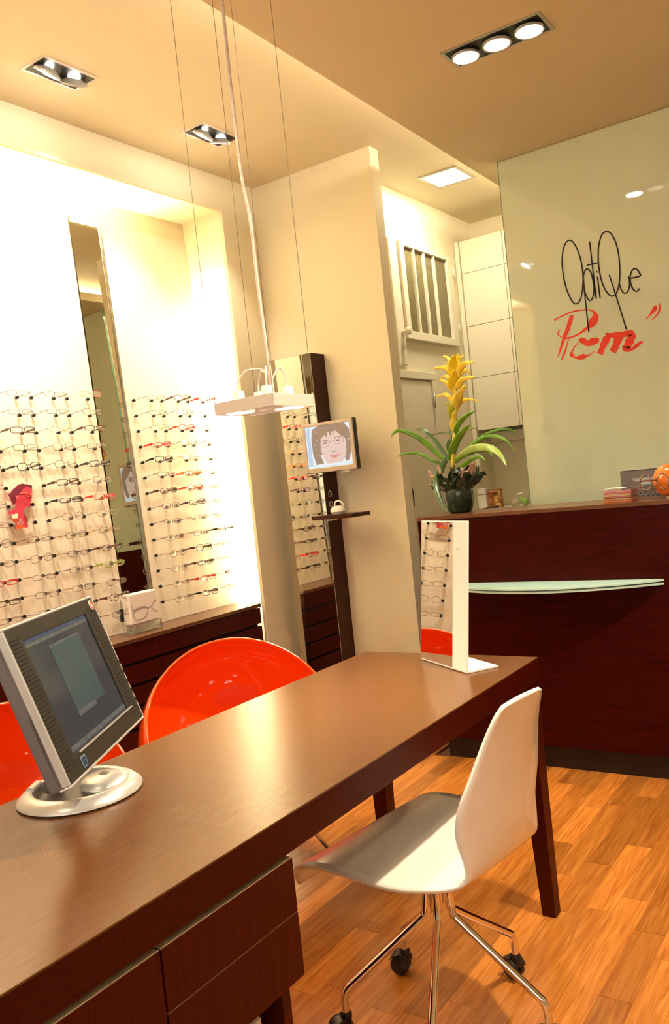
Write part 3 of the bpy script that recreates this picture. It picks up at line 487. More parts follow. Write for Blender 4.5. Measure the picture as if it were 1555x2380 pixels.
# white frame carton in an acrylic stand on the cabinet top
t = thing('frame_carton', 'white carton printed with a wire spectacle frame, standing on the cabinet top', 'carton', (-3.15, 2.80, .675))
box(-3.17, -3.118, 2.715, 2.893, .72, .868).build('carton_body', WHITE, t, .006, 3)
box(-3.178, -3.172, 2.70, 2.72, .74, .80).build('dark_side_print', BLACK, t)
dr = MB()
for pts in ([(2.728, .815), (2.725, .80), (2.73, .790), (2.75, .795), (2.785, .800), (2.81, .797), (2.825, .785), (2.838, .79), (2.85, .789), (2.858, .80), (2.875, .812), (2.89, .817)],
            [(2.735, .782), (2.732, .765), (2.745, .745), (2.77, .740), (2.80, .745), (2.82, .765), (2.824, .785), (2.80, .793), (2.76, .790), (2.735, .782)], [(2.853, .790), (2.858, .775), (2.87, .765), (2.89, .763)]):
    dr.tube(smoothpts([(-3.1172, y, z) for y, z in pts]), .0008, 5)
dr.build('wire_frame_print', GREYP, t)
st = MB().box(-3.20, -3.105, 2.71, 2.898, .6755, .681).box(-3.112, -3.106, 2.71, 2.898, .681, .722).box(-3.112, -3.15, 2.71, 2.715, .681, .72).box(-3.112, -3.15, 2.893, 2.898, .681, .72).box(-3.19, -3.183, 2.72, 2.89, .681, .84)
st.build('acrylic_stand', ACR, t, .001)

# ------------------------------------------------------------------ tall mirror column with monitor and shelf
t = thing('mirror_column', 'tall dark wood column with a full height mirror, beside the partition wall', 'mirror', (-2.80, 3.82, 0))
box(-2.945, -2.658, 3.772, 3.899, .0, 2.012).build('column_body', COL_W, t, .001)
box(-2.943, -2.660, 3.7655, 3.7715, .02, 2.010).build('mirror_glass', MIRRORD, t)
for z in (1.238, 1.180):
    MB().lathe([(.013, -.003), (.017, -.003), (.017, .0015), (.013, .0015), (.013, -.003)], (-2.658, 3.814, z), (1, 0, 0), 20).build('ring', CHROME, t)
    MB().lathe([(0, 0), (.013, 0), (.013, .0008), (0, .0008)], (-2.6575, 3.814, z), (1, 0, 0), 20).build('ring_hole', BLACK, t)
t2 = thing('small_shelf', 'thin dark wood shelf on the mirror column, holding a white object', 'shelf', (-2.45, 3.6, 1.11))
t2.location = (-2.5, 3.66, 1.12)
box(-2.657, -2.40, 3.62, 3.80, 1.108, 1.127).build('shelf_board', COL_W, t2, .001)
box(-2.6565, -2.65, 3.76, 3.85, 1.09, 1.108).build('bracket', STEEL, t2)
t = thing('white_cleaner_pod', 'small white egg shaped object with a loop handle on the thin shelf', 'ornament', (-2.53, 3.69, 1.127))
MB().lathe([(0, 0), (.032, .001), (.042, .015), (.040, .030), (.026, .042), (0, .046)], (-2.53, 3.69, 1.1275), (0, 0, 1), 20).build('body', WHITE, t)
MB().tube(smoothpts([(-2.55, 3.69, 1.168), (-2.54, 3.685, 1.193), (-2.51, 3.68, 1.198), (-2.487, 3.68, 1.178), (-2.49, 3.685, 1.150)]), .0045, 8).build('loop_handle', WHITE, t)
# face monitor
Ym = 3.66
t = thing('wall_monitor', 'small grey monitor showing a woman wearing glasses, on the mirror column', 'monitor', (-2.53, Ym, 1.488))
box(-2.693, -2.365, Ym+.010, Ym+.042, 1.3555, 1.622).build('case', BLACK, t, .004)
fr = MB(); x0, x1, z0, z1 = -2.691, -2.367, 1.3565, 1.620; a0, a1, b0, b1 = -2.672, -2.387, 1.3826, 1.603
fr.box(x0, a0, Ym, Ym+.011, z0, z1).box(a1, x1, Ym, Ym+.011, z0, z1).box(a0, a1, Ym, Ym+.011, z0, b0).box(a0, a1, Ym, Ym+.011, b1, z1)
fr.build('bezel', mat('warm_grey_bezel', (.50, .42, .33), .35, .2), t, .002)
scr = box(a0, a1, Ym+.004, Ym+.008, b0, b1).build('screen', mat('screen_pale_blue', (.2, .2, .2), .2, emis=(.62, .74, .86), est=.9), t)
W_, H_ = a1-a0, b1-b0
def sp(poly, name, col, k, est=.85):
    c = tuple(v for v in col)
    MB().prism([(a0+u*W_, b0+v*H_) for u, v in poly], lambda u, v, w_: (u, Ym+.0038-.0002*k-w_, v), .0001).build(name, mat('screen_'+name, tuple(x*.25 for x in c), .25, emis=c, est=est), scr)
def el(cx, cy, rx, ry, a=0, n=28): return [(cx+rx*math.cos(th)*math.cos(a)-ry*math.sin(th)*math.sin(a), cy+rx*math.cos(th)*math.sin(a)+ry*math.sin(th)*math.cos(a)) for th in [2*math.pi*k/n for k in range(n)]]
HAIR = (.30, .22, .17); SKIN = (.66, .53, .50)
sp([(.02, .05), (.11, .05), (.11, .97), (.02, .97)], 'toolbar', (.42, .58, .80), 0)
sp([(.155, .93), (.30, 1), (.88, 1), (.985, .84), (1, .55), (.985, .3), (.93, .12), (.86, .09), (.80, .3), (.30, .3), (.36, .09), (.185, .075), (.13, .35), (.125, .7)], 'hair', HAIR, 1)
sp([(.36, .73), (.45, .82), (.80, .84), (.89, .60), (.885, .35), (.84, .18), (.77, .085), (.45, .075), (.36, .22), (.325, .42), (.32, .60)], 'face', SKIN, 2)
sp([(.33, .62), (.36, .70), (.43, .77), (.47, .70), (.52, .90), (.40, .95), (.27, .85), (.28, .6)], 'fringe', (.34, .22, .15), 3)
sp([(.52, .92), (.565, .70), (.60, .88), (.635, .72), (.65, .90), (.72, .80), (.79, .71), (.85, .66), (.88, .8), (.80, .96), (.6, .97)], 'fringe', (.32, .20, .14), 3)
sp(el(.43, .575, .045, .022), 'eye', (.22, .17, .18), 4); sp(el(.72, .60, .045, .022), 'eye', (.22, .17, .18), 4)
sp([(.37, .61), (.43, .635), (.50, .62), (.50, .632), (.43, .65), (.37, .63)], 'eyebrow', (.30, .2, .16), 4); sp([(.64, .66), (.72, .69), (.80, .67), (.80, .685), (.72, .705), (.64, .672)], 'eyebrow', (.30, .2, .16), 4)
def ring(poly, wdt):
    n = len(poly); cx = sum(p[0] for p in poly)/n; cy = sum(p[1] for p in poly)/n
    return [(cx+(x-cx)*(1-wdt), cy+(y-cy)*(1-wdt)) for x, y in poly]
for g in ([(.335, .615), (.41, .63), (.50, .625), (.535, .59), (.50, .50), (.43, .465), (.35, .485), (.325, .55)], [(.625, .60), (.66, .65), (.76, .665), (.85, .655), (.85, .59), (.82, .535), (.74, .51), (.66, .53)]):
    MB().tube([(a0+u*W_, Ym+.0028, b0+v*H_) for u, v in g], .0008, 5, closed=True).build('glasses_image', mat('screen_glasses', (.1, .02, .01), .3, emis=(.28, .08, .05), est=.8), scr)
MB().tube([(a0+.535*W_, Ym+.0028, b0+.59*H_), (a0+.58*W_, Ym+.0028, b0+.60*H_), (a0+.625*W_, Ym+.0028, b0+.60*H_)], .0010, 5).build('glasses_bridge_image', MATS['screen_glasses'], scr)
sp([(.53, .37), (.57, .345), (.605, .325), (.65, .35), (.67, .385), (.605, .36)], 'nose', (.45, .31, .29), 4)
sp([(.50, .26), (.57, .27), (.61, .255), (.66, .275), (.74, .275), (.68, .215), (.60, .19), (.54, .22)], 'lips', (.62, .27, .25), 4)
sp([(.13, .0), (1, .0), (1, .055), (.13, .03)], 'taskbar', (.60, .76, .92), 5)
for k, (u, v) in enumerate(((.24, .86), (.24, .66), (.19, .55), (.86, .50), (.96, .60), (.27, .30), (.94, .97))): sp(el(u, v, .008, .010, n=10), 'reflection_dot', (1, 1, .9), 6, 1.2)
box(-2.645, -2.50, Ym+.0425, 3.735, 1.45, 1.52).build('mount_arm', BLACK, t)
box(-2.6575, -2.620, 3.7355, 3.81, 1.455, 1.515).build('wall_bracket', BLACK, t)
box(-2.47, -2.42, Ym+.01, Ym+.03, 1.345, 1.355).build('clip', STEEL, t)

# ------------------------------------------------------------------ desk table
t = thing('desk_table', 'long dark wood table with a satin top and tapered legs across the foreground', 'table', (-1.21, 1.2, 0))
TX0, TX1, TY0, TY1 = -1.505, -.922, -.45, 2.268
box(TX0, TX1, TY0, TY1, .7395, .743).build('top_veneer', TABLET, t, .0008)
ed = MB().box(TX0, TX1, TY0, TY1, .678, .7392); ed.build('top_slab', WENGE_H, t, .0008)
def tleg(cx, cy, sx, sy):
    # outer faces vertical, inner faces taper
    w0, w1 = .062, .040; xo, yo = cx, cy
    def q(w_, z): return [(xo, yo, z), (xo-sx*w_, yo, z), (xo-sx*w_, yo-sy*w_, z), (xo, yo-sy*w_, z)]
    MB().taper(*q(w1, 0), *q(w0, .6778)).build('leg', WENGE_V, t, .001)
tleg(TX1-.004, TY1-.004, 1, 1); tleg(TX0+.004, TY1-.004, -1, 1); tleg(TX1-.004, TY0+.004, 1, -1); tleg(TX0+.004, TY0+.004, -1, -1)
# drawer pedestal
t = thing('desk_drawer_unit', 'dark wood drawer unit hung under the near part of the desk table', 'drawer unit', (-1.15, .8, .46))
box(-1.45, -.945, -.1, 1.092, .470, .676).build('carcass', WENGE_V, t, .001)
for (y0, y1, z0, z1) in ((.789, 1.098, .5735, .6665), (.789, 1.098, .461, .5715), (.20, .787, .461, .6665), (-.10, .198, .461, .6665)):
    d = box(-.944, -.9235, y0+.0008, y1-.0008, z0, z1).build('drawer', WENGE_V, t, .0006)
    box(-.9425, -.925, y0+.001, y1-.001, z1-.0004, z1+.0012).build('bare_top_edge', mat('raw_edge_%d' % len(MATS), (.55, .42, .25), .5, var=.2, scale=40), d)
t = thing('pedestal_side', 'dark wood side panel standing under the desk drawer unit', 'panel', (-1.2, 1.06, 0))
box(-1.42, -.935, 1.045, 1.067, .0, .460).build('side_panel', WENGE_V, t, .001)
t = thing('computer_tower', 'pale grey computer tower beneath the desk drawers', 'computer', (-1.15, .92, 0))
box(-1.40, -.965, .82, 1.02, .0, .43).build('tower_case', mat('beige_grey_case', (.50, .44, .36), .4, var=.03), t, .004)
box(-.9652, -.9635, .90, .905, .33, .345).build('slot', BLACK, t); box(-.966, -.9630, .985, 1.018, .01, .42).build('front_strip', WHITE, t)

# desk monitor
c = Vector((-1.338, 1.029, .975)); nx = Vector((.811, .498, .307)).normalized(); rx = Vector((-.521, .854, -.010)); rx = (rx-nx*rx.dot(nx)).normalized(); ux = nx.cross(rx).normalized()
if ux.z < 0: ux = -ux
W2, H2 = .2174, .145
t = thing('desk_monitor', 'tilted silver and charcoal touch screen monitor on a round silver foot, on the desk', 'monitor', (-1.39, 1.04, .743))
A = (rx, ux, nx)
cb = c-nx*.024
MB().obox(cb, A, (W2, H2, .016)).build('rear_case', GREYP, t, .006, 3)
def fr4(u0, u1, v0, v1, iu0, iu1, iv0, iv1, d0, d1, nm, mt, bev=.001):
    m = MB(); h = (d1-d0)/2; cc = c+nx*(d0+d1)/2
    for (p, q, r, s_) in ((u0, u1, v0, iv0), (u0, u1, iv1, v1), (u0, iu0, iv0, iv1), (iu1, u1, iv0, iv1)):
        m.obox(cc+rx*(p+q)/2+ux*(r+s_)/2, A, ((q-p)/2, (s_-r)/2, h))
    return m.build(nm, mt, t, bev)
fr4(-W2, W2, -H2, H2, -W2+.006, W2-.004, -H2+.005, H2-.005, -.022, 0.0, 'silver_rim', SILVER, .002)
su0, su1, sv0, sv1 = -.158, .150, -.103, .113
fr4(-W2+.006, W2-.004, -H2+.005, H2-.005, su0, su1, sv0, sv1, -.012, -.001, 'charcoal_bezel', BEZEL, .0008)
scr = MB().obox(c+rx*(su0+su1)/2+ux*(sv0+sv1)/2-nx*.0055, A, ((su1-su0)/2, (sv1-sv0)/2, .001)).build('screen', SCREEN, t)
def sq(u0, u1, v0, v1, nm, mt, k=1):
    MB().obox(c+rx*(u0+u1)/2+ux*(v0+v1)/2-nx*(.0043-.0002*k), A, ((u1-u0)/2, (v1-v0)/2, .0001)).build(nm, mt, scr)
sw, sh = su1-su0, sv1-sv0
def S(u0, u1, v0, v1, nm, mt, k=1): sq(su0+sw*u0, su0+sw*u1, sv0+sh*v0, sv0+sh*v1, nm, mt, k)
S(.0, 1, .965, .998, 'title_bar', SCREENB); S(0, 1, .93, .962, 'menu_bar', SCRLINE); S(.30, .78, .245, .855, 'open_window', SCREENW); S(.30, .78, .855, .875, 'window_title', SCRLINE)
S(.30, .60, .215, .262, 'window_text', SCRLINE, 2); S(.60, .78, .245, .25, 'window_text', SCRLINE, 2); S(0, 1, .012, .055, 'task_bar', SCRLINE)
# speaker slots left and right
for (uc, sd) in ((-.187, 1), (.183, 1)):
    m = MB()
    for k in range(34): m.obox(c+rx*uc+ux*(-.118+k*.0072)+nx*(-.0008), A, (.017, .0011, .0006))
    o = m.build('speaker_slots', BLACK, t); o['kind'] = 'stuff'
MB().obox(c+rx*.02+ux*(sv0-.003)+nx*.0, A, ((su1-su0)/2, .0015, .0012)).build('silver_line', SILVER, t)
MB().lathe([(0, 0), (.011, 0), (.011, .0008), (0, .0008)], c+rx*(W2-.021)+ux*(H2-.020)-nx*.0002, nx, 20).build('round_sticker', WHITE, t)
MB().lathe([(.005, 0), (.009, 0), (.009, .0006), (.005, .0006), (.005, 0)], c+rx*(W2-.021)+ux*(H2-.020)+nx*.0008, nx, 20).build('sticker_ring', mat('sticker_red', (.6, .12, .06), .5), t)
MB().prism([(-.011, -.010), (.007, -.010), (.011, -.004), (.011, .010), (-.011, .010)], lambda u, v, w_: c+rx*(u-.133)+ux*(v-.124)+nx*(w_-.0005), .001).build('blue_badge', mat('badge_pale', (.30, .42, .5), .3, .3), t)
MB().prism([(-.009, -.008), (.006, -.008), (.009, -.003), (.009, .008), (-.009, .008)], lambda u, v, w_: c+rx*(u-.133)+ux*(v-.124)+nx*(w_+.0003), .0004).build('badge_face', mat('badge_blue', (.02, .05, .12), .3), t)
m = MB()
for k in range(9): m.obox(c+rx*(W2+.0005)+ux*(-.115+k*.0125)-nx*.008, A, (.0012, .0022, .006))
for k in range(5): MB().obox(c+rx*(W2-.002)+ux*(-.10+k*.022)-nx*.002, A, (.0022, .004, .0022)).build('side_button', CHROME, t)
bc = (-1.392, 1.035, .7435)
prof = [(0, 0), (.117, 0), (.1205, .003), (.1195, .006), (.108, .016), (.098, .021), (.093, .0215), (.089, .0195), (.083, .004)]
MB().lathe(prof, bc, (0, 0, 1), 64).build('foot_ring', SILVER, t)
MB().lathe([(0, .002), (.0835, .002), (.0835, .0045), (0, .0045)], bc, (0, 0, 1), 48).build('foot_recess', GREYP, t)
hc = Vector((-1.360, 1.072, .750)); MB().lathe([(0, 0), (.046, 0), (.050, .007), (.047, .014), (.034, .021), (.010, .0245), (.006, .020), (0, .020)], hc, (.05, -.03, 1), 48).build('hinge_dome', SILVER, t)
MB().lathe([(0, .0), (.0045, 0), (.0045, .0012), (0, .0012)], hc+Vector((.001, -.0005, .0205)), (.05, -.03, 1), 16).build('screw', BLACK, t)
back = cb-nx*.016
a0_ = Vector((-1.452, 1.01, .757)); b0_ = back-ux*.075-rx*.03
m = MB(); d = (b0_-a0_).normalized(); m.obox((a0_+b0_)/2, (rx, d, rx.cross(d).normalized()), (.030, (b0_-a0_).length/2, .009)); m.build('stand_arm', GREYP, t, .003)
MB().obox((a0_+b0_)/2+Vector((.014, -.012, -.01)), (rx, d, rx.cross(d).normalized()), (.006, (b0_-a0_).length/2-.01, .006)).build('arm_rail', STEEL, t, .002)
MB().tube(smoothpts([(-1.41, .985, .757), (-1.392, .995, .785), (-1.380, 1.01, .80), (-1.36, 1.03, .85)]), .0035, 6).build('cable', GREYP, t)
MB().lathe([(0, -.020), (.009, -.020), (.009, .020), (0, .020)], (-1.468, .985, .762), (rx.x, rx.y, 0), 20).build('hinge_barrel', SILVER, t)

# L shaped display mirror on the desk
p0 = Vector((-1.257, 2.187, .7432)); p1 = Vector((-1.039, 2.047, .7432)); dx = (p1-p0).normalized(); L = (p1-p0).length; nb = Vector((-dx.y, dx.x, 0))
if nb.y < 0: nb = -nb
t = thing('tabletop_mirror', 'white L shaped tabletop mirror stand at the far end of the desk', 'mirror', tuple((p0+p1)/2))
zA = Vector((0, 0, 1)); AX = (dx, nb, zA); zl = (zA*math.cos(R(6.8))+nb*math.sin(R(6.8))); nl = nb*math.cos(R(6.8))-zA*math.sin(R(6.8)); AL = (dx, nl, zl)
MB().obox((p0+p1)/2+nb*.003+zl*.209, AL, (L/2, .003, .207)).build('upright_panel', WHITE, t, .001)
MB().obox((p0+p1)/2+nb*.052+zA*.003, AX, (L/2, .050, .003)).build('base_plate', WHITE, t, .0012)
MB().obox(p0+dx*(.003+.087)-nl*.0008+nb*.0003+dx*.004+zl*.210, AL, (.091, .0006, .203)).build('mirror_glass', MIRROR, t)
text_mesh('DESIGN', .006, lambda x, y, w_: p0+dx*(L-.045+x)+zl*(.338+y)-nl*(w_+.0004), GREYP, 'small_lettering', t)

# ------------------------------------------------------------------ orange shell chairs
def eros(cc, h, label, leg_rot=0):
    cc = Vector(cc); rr_ = .328; e = .105; psi = R(36); h = Vector(h).normalized(); n = Vector((h.x*math.cos(psi), h.y*math.cos(psi), math.sin(psi)))
    a = Vector((-h.y, h.x, 0)); b = n.cross(a).normalized()
    if b.z < 0: b = -b
    sc = cc-n*e; Rs = math.hypot(rr_, e); th0 = math.atan2(rr_, e)
    t = thing('egg_chair', label, 'chair', (sc.x, sc.y, 0), 'orange shell chairs')
    rows = []
    for i in range(25):
        th = th0+(math.pi-th0)*i/24; row = []
        for k in range(49):
            ph = 2*math.pi*k/48
            p = sc+n*(Rs*math.cos(th))+(a*math.cos(ph)+b*math.sin(ph))*(Rs*math.sin(th))
            z0 = .335
            if p.z < z0: p.z = z0-.05*(1-math.exp(-(z0-p.z)/.08))
            row.append(p)
        rows.append(row)
    MB().grid(rows).build('shell', ORANGE, t, solid=.006)
    rim = rows[0][:-1]; MB().tube(rim, .0042, 8, closed=True).build('rim', ORANGE, t)
    base = Vector((sc.x, sc.y, 0))
    for k in range(4):
        al = math.radians(45+90*k+leg_rot); dv = Vector((math.cos(al), math.sin(al), 0))
        MB().tube([base+dv*.09+zA*.292, base+dv*.265+zA*.008], .008, 8).build('leg', CHROME, t)
        MB().lathe([(0, 0), (.011, 0), (.011, .01), (0, .012)], base+dv*.266, (0, 0, 1), 10).build('foot_cap', BLACK, t)
    for k in range(2):
        al = math.radians(45+90*k+leg_rot); dv = Vector((math.cos(al), math.sin(al), 0))
        MB().tube([base+dv*.17+zA*.16, base-dv*.17+zA*.16], .003, 6).build('cross_wire', CHROME, t)
    MB().lathe([(0, 0), (.10, 0), (.10, .008), (0, .008)], base+zA*.288-Vector((0, 0, .004)), (0, 0, 1), 24).build('base_plate', BLACK, t)
    return t
eros((-1.915, 2.109, .516), (.85, -.53, 0), 'glossy orange shell chair behind the middle of the desk')
eros((-1.98, 1.265, .516), (.9, -.43, 0), 'glossy orange shell chair behind the desk monitor', 10)

# ------------------------------------------------------------------ white swivel chair
t = thing('swivel_chair', 'white moulded plastic swivel chair on five chrome legs with casters', 'chair', (-.985, 1.68, 0))
ang = R(180-8); fd = Vector((math.cos(ang), math.sin(ang), 0)); sd = Vector((-fd.y, fd.x, 0)); C0 = Vector((-.985, 1.668, 0))
prof = [(.240, .374, .205, 0, 0), (.230, .408, .222, 0, 0), (.196, .438, .236, 0, 0), (.13, .452, .240, 0, 0), (.05, .451, .238, .0, .002), (-.06, .444, .228, .0, .003), (-.13, .440, .190, .0, .003), (-.178, .445, .160, .002, .002), (-.207, .464, .142, .006, 0), (-.224, .500, .145, .016, 0),
        (-.235, .55, .156, .026, 0), (-.243, .615, .157, .023, 0), (-.252, .68, .132, .015, 0), (-.264, .74, .109, .010, 0), (-.276, .79, .092, .004, 0), (-.283, .818, .076, .000, -.004)]
P5 = smoothpts([(a, b, c_) for a, b, c_, _, _ in prof], 3); Q5 = smoothpts([(d, e_, 0) for _, _, _, d, e_ in prof], 3)
rows = []
for p, q in zip(P5, Q5):
    row = []
    for k in range(-10, 11):
        s_ = k/10; row.append(C0+fd*(p.x+q.x*abs(s_)**2.2*1.6)+sd*(p.z*s_)+zA*(p.y+q.y*s_*s_))
    rows.append(row)
MB().grid(rows).build('shell', CHAIRW, t, solid=.009)
hub = Vector((-.985, 1.68, 0))
MB().lathe([(0, .30), (.016, .30), (.016, .43), (.05, .432), (.05, .438), (0, .438)], hub, (0, 0, 1), 20).build('hub', CHROME, t)
for k in range(5):
    al = R(1+72*k); dv = Vector((math.cos(al), math.sin(al), 0))
    pts = [hub+dv*.028+zA*.43, hub+dv*.028+zA*.30, hub+dv*.034+zA*.275, hub+dv*.055+zA*.255, hub+dv*.215+zA*.135, hub+dv*.236+zA*.118, hub+dv*.243+zA*.095, hub+dv*.243+zA*.062]
    lg = MB().tube(pts[:1]+[hub+dv*.028+zA*.32]+smoothpts(pts[2:], 4), .0095, 12).build('leg', CHROME, t)
    w0 = hub+dv*.243; rt = R(40*k+25); wa = Vector((math.cos(rt), math.sin(rt), 0)); wf = Vector((-wa.y, wa.x, 0)); wc = w0+wf*.014
    for s_ in (-1, 1):
        MB().lathe([(0, .002), (.018, .002), (.0245, .004), (.0255, .009), (.0245, .016), (.016, .020), (0, .0205)], wc+wa*0+zA*.0262, wa*s_, 20).build('caster_wheel', CAS, lg)
    MB().lathe([(.0, .0), (.012, .0), (.014, .016), (.010, .022), (0, .022)], w0+zA*.046, (0, 0, 1), 14).build('caster_stem', BLACK, lg)
    m = MB(); rws = []
    for i in range(7):
        th = R(20+i*22); rws.append([wc+wf*(-math.cos(th)*.029)+zA*(.0262+math.sin(th)*.029)+wa*s_ for s_ in (-.019, -.012, 0, .012, .019)])
    m.grid(rws).build('caster_hood', CAS, lg, solid=.002)
MB().lathe([(0, 0), (.012, 0), (.012, .006), (0, .008)], C0+fd*.12+sd*.19+zA*.431, (0, 0, 1), 12).build('rubber_pad', BLACK, t)

# ------------------------------------------------------------------ reception counter
t = thing('reception_counter', 'dark wenge reception counter with a raised front ledge', 'counter', (-.2, 3.5, 0))
box(-1.835, 1.45, 3.372, 3.40, .0, .099).build('plinth', SKIRT, t)
box(-1.865, 1.5, 3.34, 3.372, .10, 1.083).build('front_panel', WENGE_C, t, .001)
box(-1.865, -1.84, 3.3725, 4.20, .10, 1.083).build('side_panel', WENGE_V, t, .001)
box(-1.866, 1.5, 3.339, 3.68, 1.0835, 1.100).build('ledge_top', mat('wenge_ledge', (.13, .05, .02), .3, var=.25, scale=8, stretch=(1.5, 24, 1)), t, .0008)
box(-1.839, 1.45, 3.6, 3.68, .76, 1.083).build('ledge_back', WENGE_C, t)
box(-1.839, 1.45, 3.373, 4.20, .73, .757).build('work_desk', WENGE_C, t)
arc = [(-1.80+.98*k/30, 3.341-.187*math.sin(math.pi*min(1, max(0, k/30)))**.85) for k in range(31)]
g = thing('glass_ledge', 'curved frosted glass ledge fixed to the counter front', 'shelf', (-1.31, 3.25, .79))
MB().prism([(x, min(y, 3.3405)) for x, y in arc], lambda u, v, w_: (u, v, .790+w_), .009).build('glass_plate', FROST, g, .001)
MB().prism([(x+.0, min(y+.006, 3.3405)) for x, y in arc], lambda u, v, w_: (u, v, .776+w_), .009).build('glass_plate', FROST, g, .001)

# plant
t = thing('bromeliad', 'yellow flowering bromeliad in a dark green foil wrap on the counter ledge', 'plant', (-1.72, 3.50, 1.1005))
pb = Vector((-1.722, 3.50, 1.1008))
def crump(prof, n, amp, seed, c0, m_, nm, a0_=0, a1_=2*math.pi, solid=.001):
    rnd = random.Random(seed); ph = [rnd.uniform(0, 6.28) for _ in range(8)]; rows = []
    for i, (r, h) in enumerate(prof):
        row = []
        for k in range(n+1):
            a = a0_+(a1_-a0_)*k/n
            d = 1+amp*(i/len(prof)+.35)*(math.sin(3*a+ph[0]+i*.4)*.5+math.sin(6*a+ph[1])*.35+math.sin(11*a+ph[2]+i*.5)*.22)
            row.append(c0+Vector((math.cos(a)*r*d, math.sin(a)*r*d, h*(1+.0)+amp*.25*(i/len(prof))**2*math.sin(4*a+ph[3])*r)))
        rows.append(row)
    return MB().grid(rows, True).build(nm, m_, t, solid=solid)
crump([(.0, .0), (.045, .0), (.054, .012), (.066, .05), (.069, .08), (.066, .105), (.060, .118)], 40, .07, 3, pb, FOIL, 'pot_wrap')
def flap(deg, hw, tip_r, tip_z, m_, nm, seed, r0=.060, z0=.10, amp=.007):
    rnd = random.Random(seed); rows = []; n, k_ = 5, 6
    for i in range(n+1):
        u = i/n; row = []
        for j in range(k_+1):
            v = j/k_*2-1; a = R(deg+v*hw*(1-.45*u*u)); r = r0+(tip_r-r0)*u**.8; z_ = z0+(tip_z-z0)*u*(1-.18*abs(v)*u)
            row.append(pb+Vector((math.cos(a)*r, math.sin(a)*r, z_))+Vector((rnd.uniform(-1, 1), rnd.uniform(-1, 1), rnd.uniform(-1, 1)))*amp*(.2+u))
        rows.append(row)
    MB().grid(rows, False).build(nm, m_, t, solid=.001)
for k, (dg, hw, tr_, tz) in enumerate(((250, 34, .100, .185), (285, 30, .082, .215), (318, 30, .096, .190), (352, 32, .125, .178), (25, 34, .105, .205), (70, 36, .10, .215), (120, 36, .105, .205), (170, 32, .115, .165), (215, 26, .118, .130))):
    flap(dg, hw, tr_, tz, FOIL, 'wrap_fold', 40+k, amp=.010)
flap(212, 24, .125, .205, PAPER, 'pink_paper', 71, .066, .095); flap(196, 18, .128, .150, PAPER, 'pink_paper', 72, .068, .10); flap(240, 14, .098, .225, PAPER, 'pink_paper', 73, .070, .13)
flap(310, 14, .098, .200, PAPER, 'pink_paper', 74, .074, .14); flap(338, 18, .112, .222, PAPER, 'pink_paper', 75, .075, .15)
MB().lathe([(0, .10), (.058, .10), (.056, .106), (0, .106)], pb, (0, 0, 1), 20).build('soil', BLACK, t)
MB().tube(smoothpts(STEM, 4), [.009-.0002*k for k in range(len(smoothpts(STEM, 4)))], 8).build('flower_stem', BRO, t)
KM = {'g': LEAFG, 'd': LEAFD, 'l': LEAFL, 'h': LEAFH, 'y': BRY, 'Y': BRYY, 'o': BRO}
fwd = Vector((-.57, .82, 0))
def blade(pts, wdt, key, nm):
    P_ = smoothpts(pts, 5); n = len(P_); rows = []
    for i, p in enumerate(P_):
        d = (P_[min(i+1, n-1)]-P_[max(i-1, 0)]).normalized(); s_ = d.cross(fwd)
        s_ = s_.normalized() if s_.length > .1 else Vector((1, 0, 0)); nn = s_.cross(d)
        u = i/(n-1); ww = wdt*.5*min(1, .55+1.6*u)*(1-u**2.6)**.8 if nm == 'leaf' else wdt*.5*(.45+.75*math.sin(math.pi*min(1, u*1.15+.12))*(1-u**3))*(1 if u < .97 else .3)
        ww = max(ww, .0008); rows.append([p-s_*ww+nn*ww*.14, p-s_*ww*.5+nn*ww*.03, p, p+s_*ww*.5+nn*ww*.03, p+s_*ww+nn*ww*.14])
    MB().grid(rows).build(nm, KM[key], t, solid=.0012)
for pts, wdt, key in LEAVES: blade(pts, wdt*1.08, key, 'leaf')
for pts, wdt, key in BRACTS: blade(pts, wdt*1.2, key, 'bract')

# things on the counter ledge
cols_ = [(.75, .12, .02), (.55, .3, .05), (.35, .03, .04), (.6, .5, .2), (.65, .07, .12), (.8, .45, .45)]
lab = ['orange flat case at the bottom of the small stack on the counter', 'ochre flat case second from the bottom of the counter stack', 'dark red flat case third from the bottom of the counter stack', 'olive yellow flat case in the middle of the counter stack', 'crimson flat case near the top of the counter stack', 'pink flat case topmost of the counter stack']
z = 1.1006
for i in range(6):
    ox, oy = random.uniform(-.003, .003), random.uniform(-.003, .003)
    o = thing('flat_case', lab[i], 'case', (-.985, 3.46, z), 'stack of flat cases on the counter')
    mm = mat('case_%s' % i, cols_[i], .2, coat=.5, var=.2)
    MB().box(-1.040+ox, -.932+ox, 3.41+oy, 3.51+oy, z, z+.0028).build('case_base', mm, o); MB().box(-1.037+ox, -.935+ox, 3.413+oy, 3.507+oy, z+.0029, z+.0055).build('case_tray', LCARD, o); MB().box(-1.040+ox, -.932+ox, 3.41+oy, 3.51+oy, z+.0056, z+.0075).build('case_lid', mm, o)
    z += .0081
o = MB().grid([[(-1.062+.13*u+.03*v, 3.41+.08*v-.01*u, z+.0015+.006*math.sin(3*u+v)+.014*max(0, u-.75)*4*.5) for v in (0, .5, 1)] for u in [k/8 for k in range(9)]], False).build('paper_sheet', LCARD, None, solid=.0008)
tag(o, 'curled white paper lying on top of the flat case stack', 'paper')
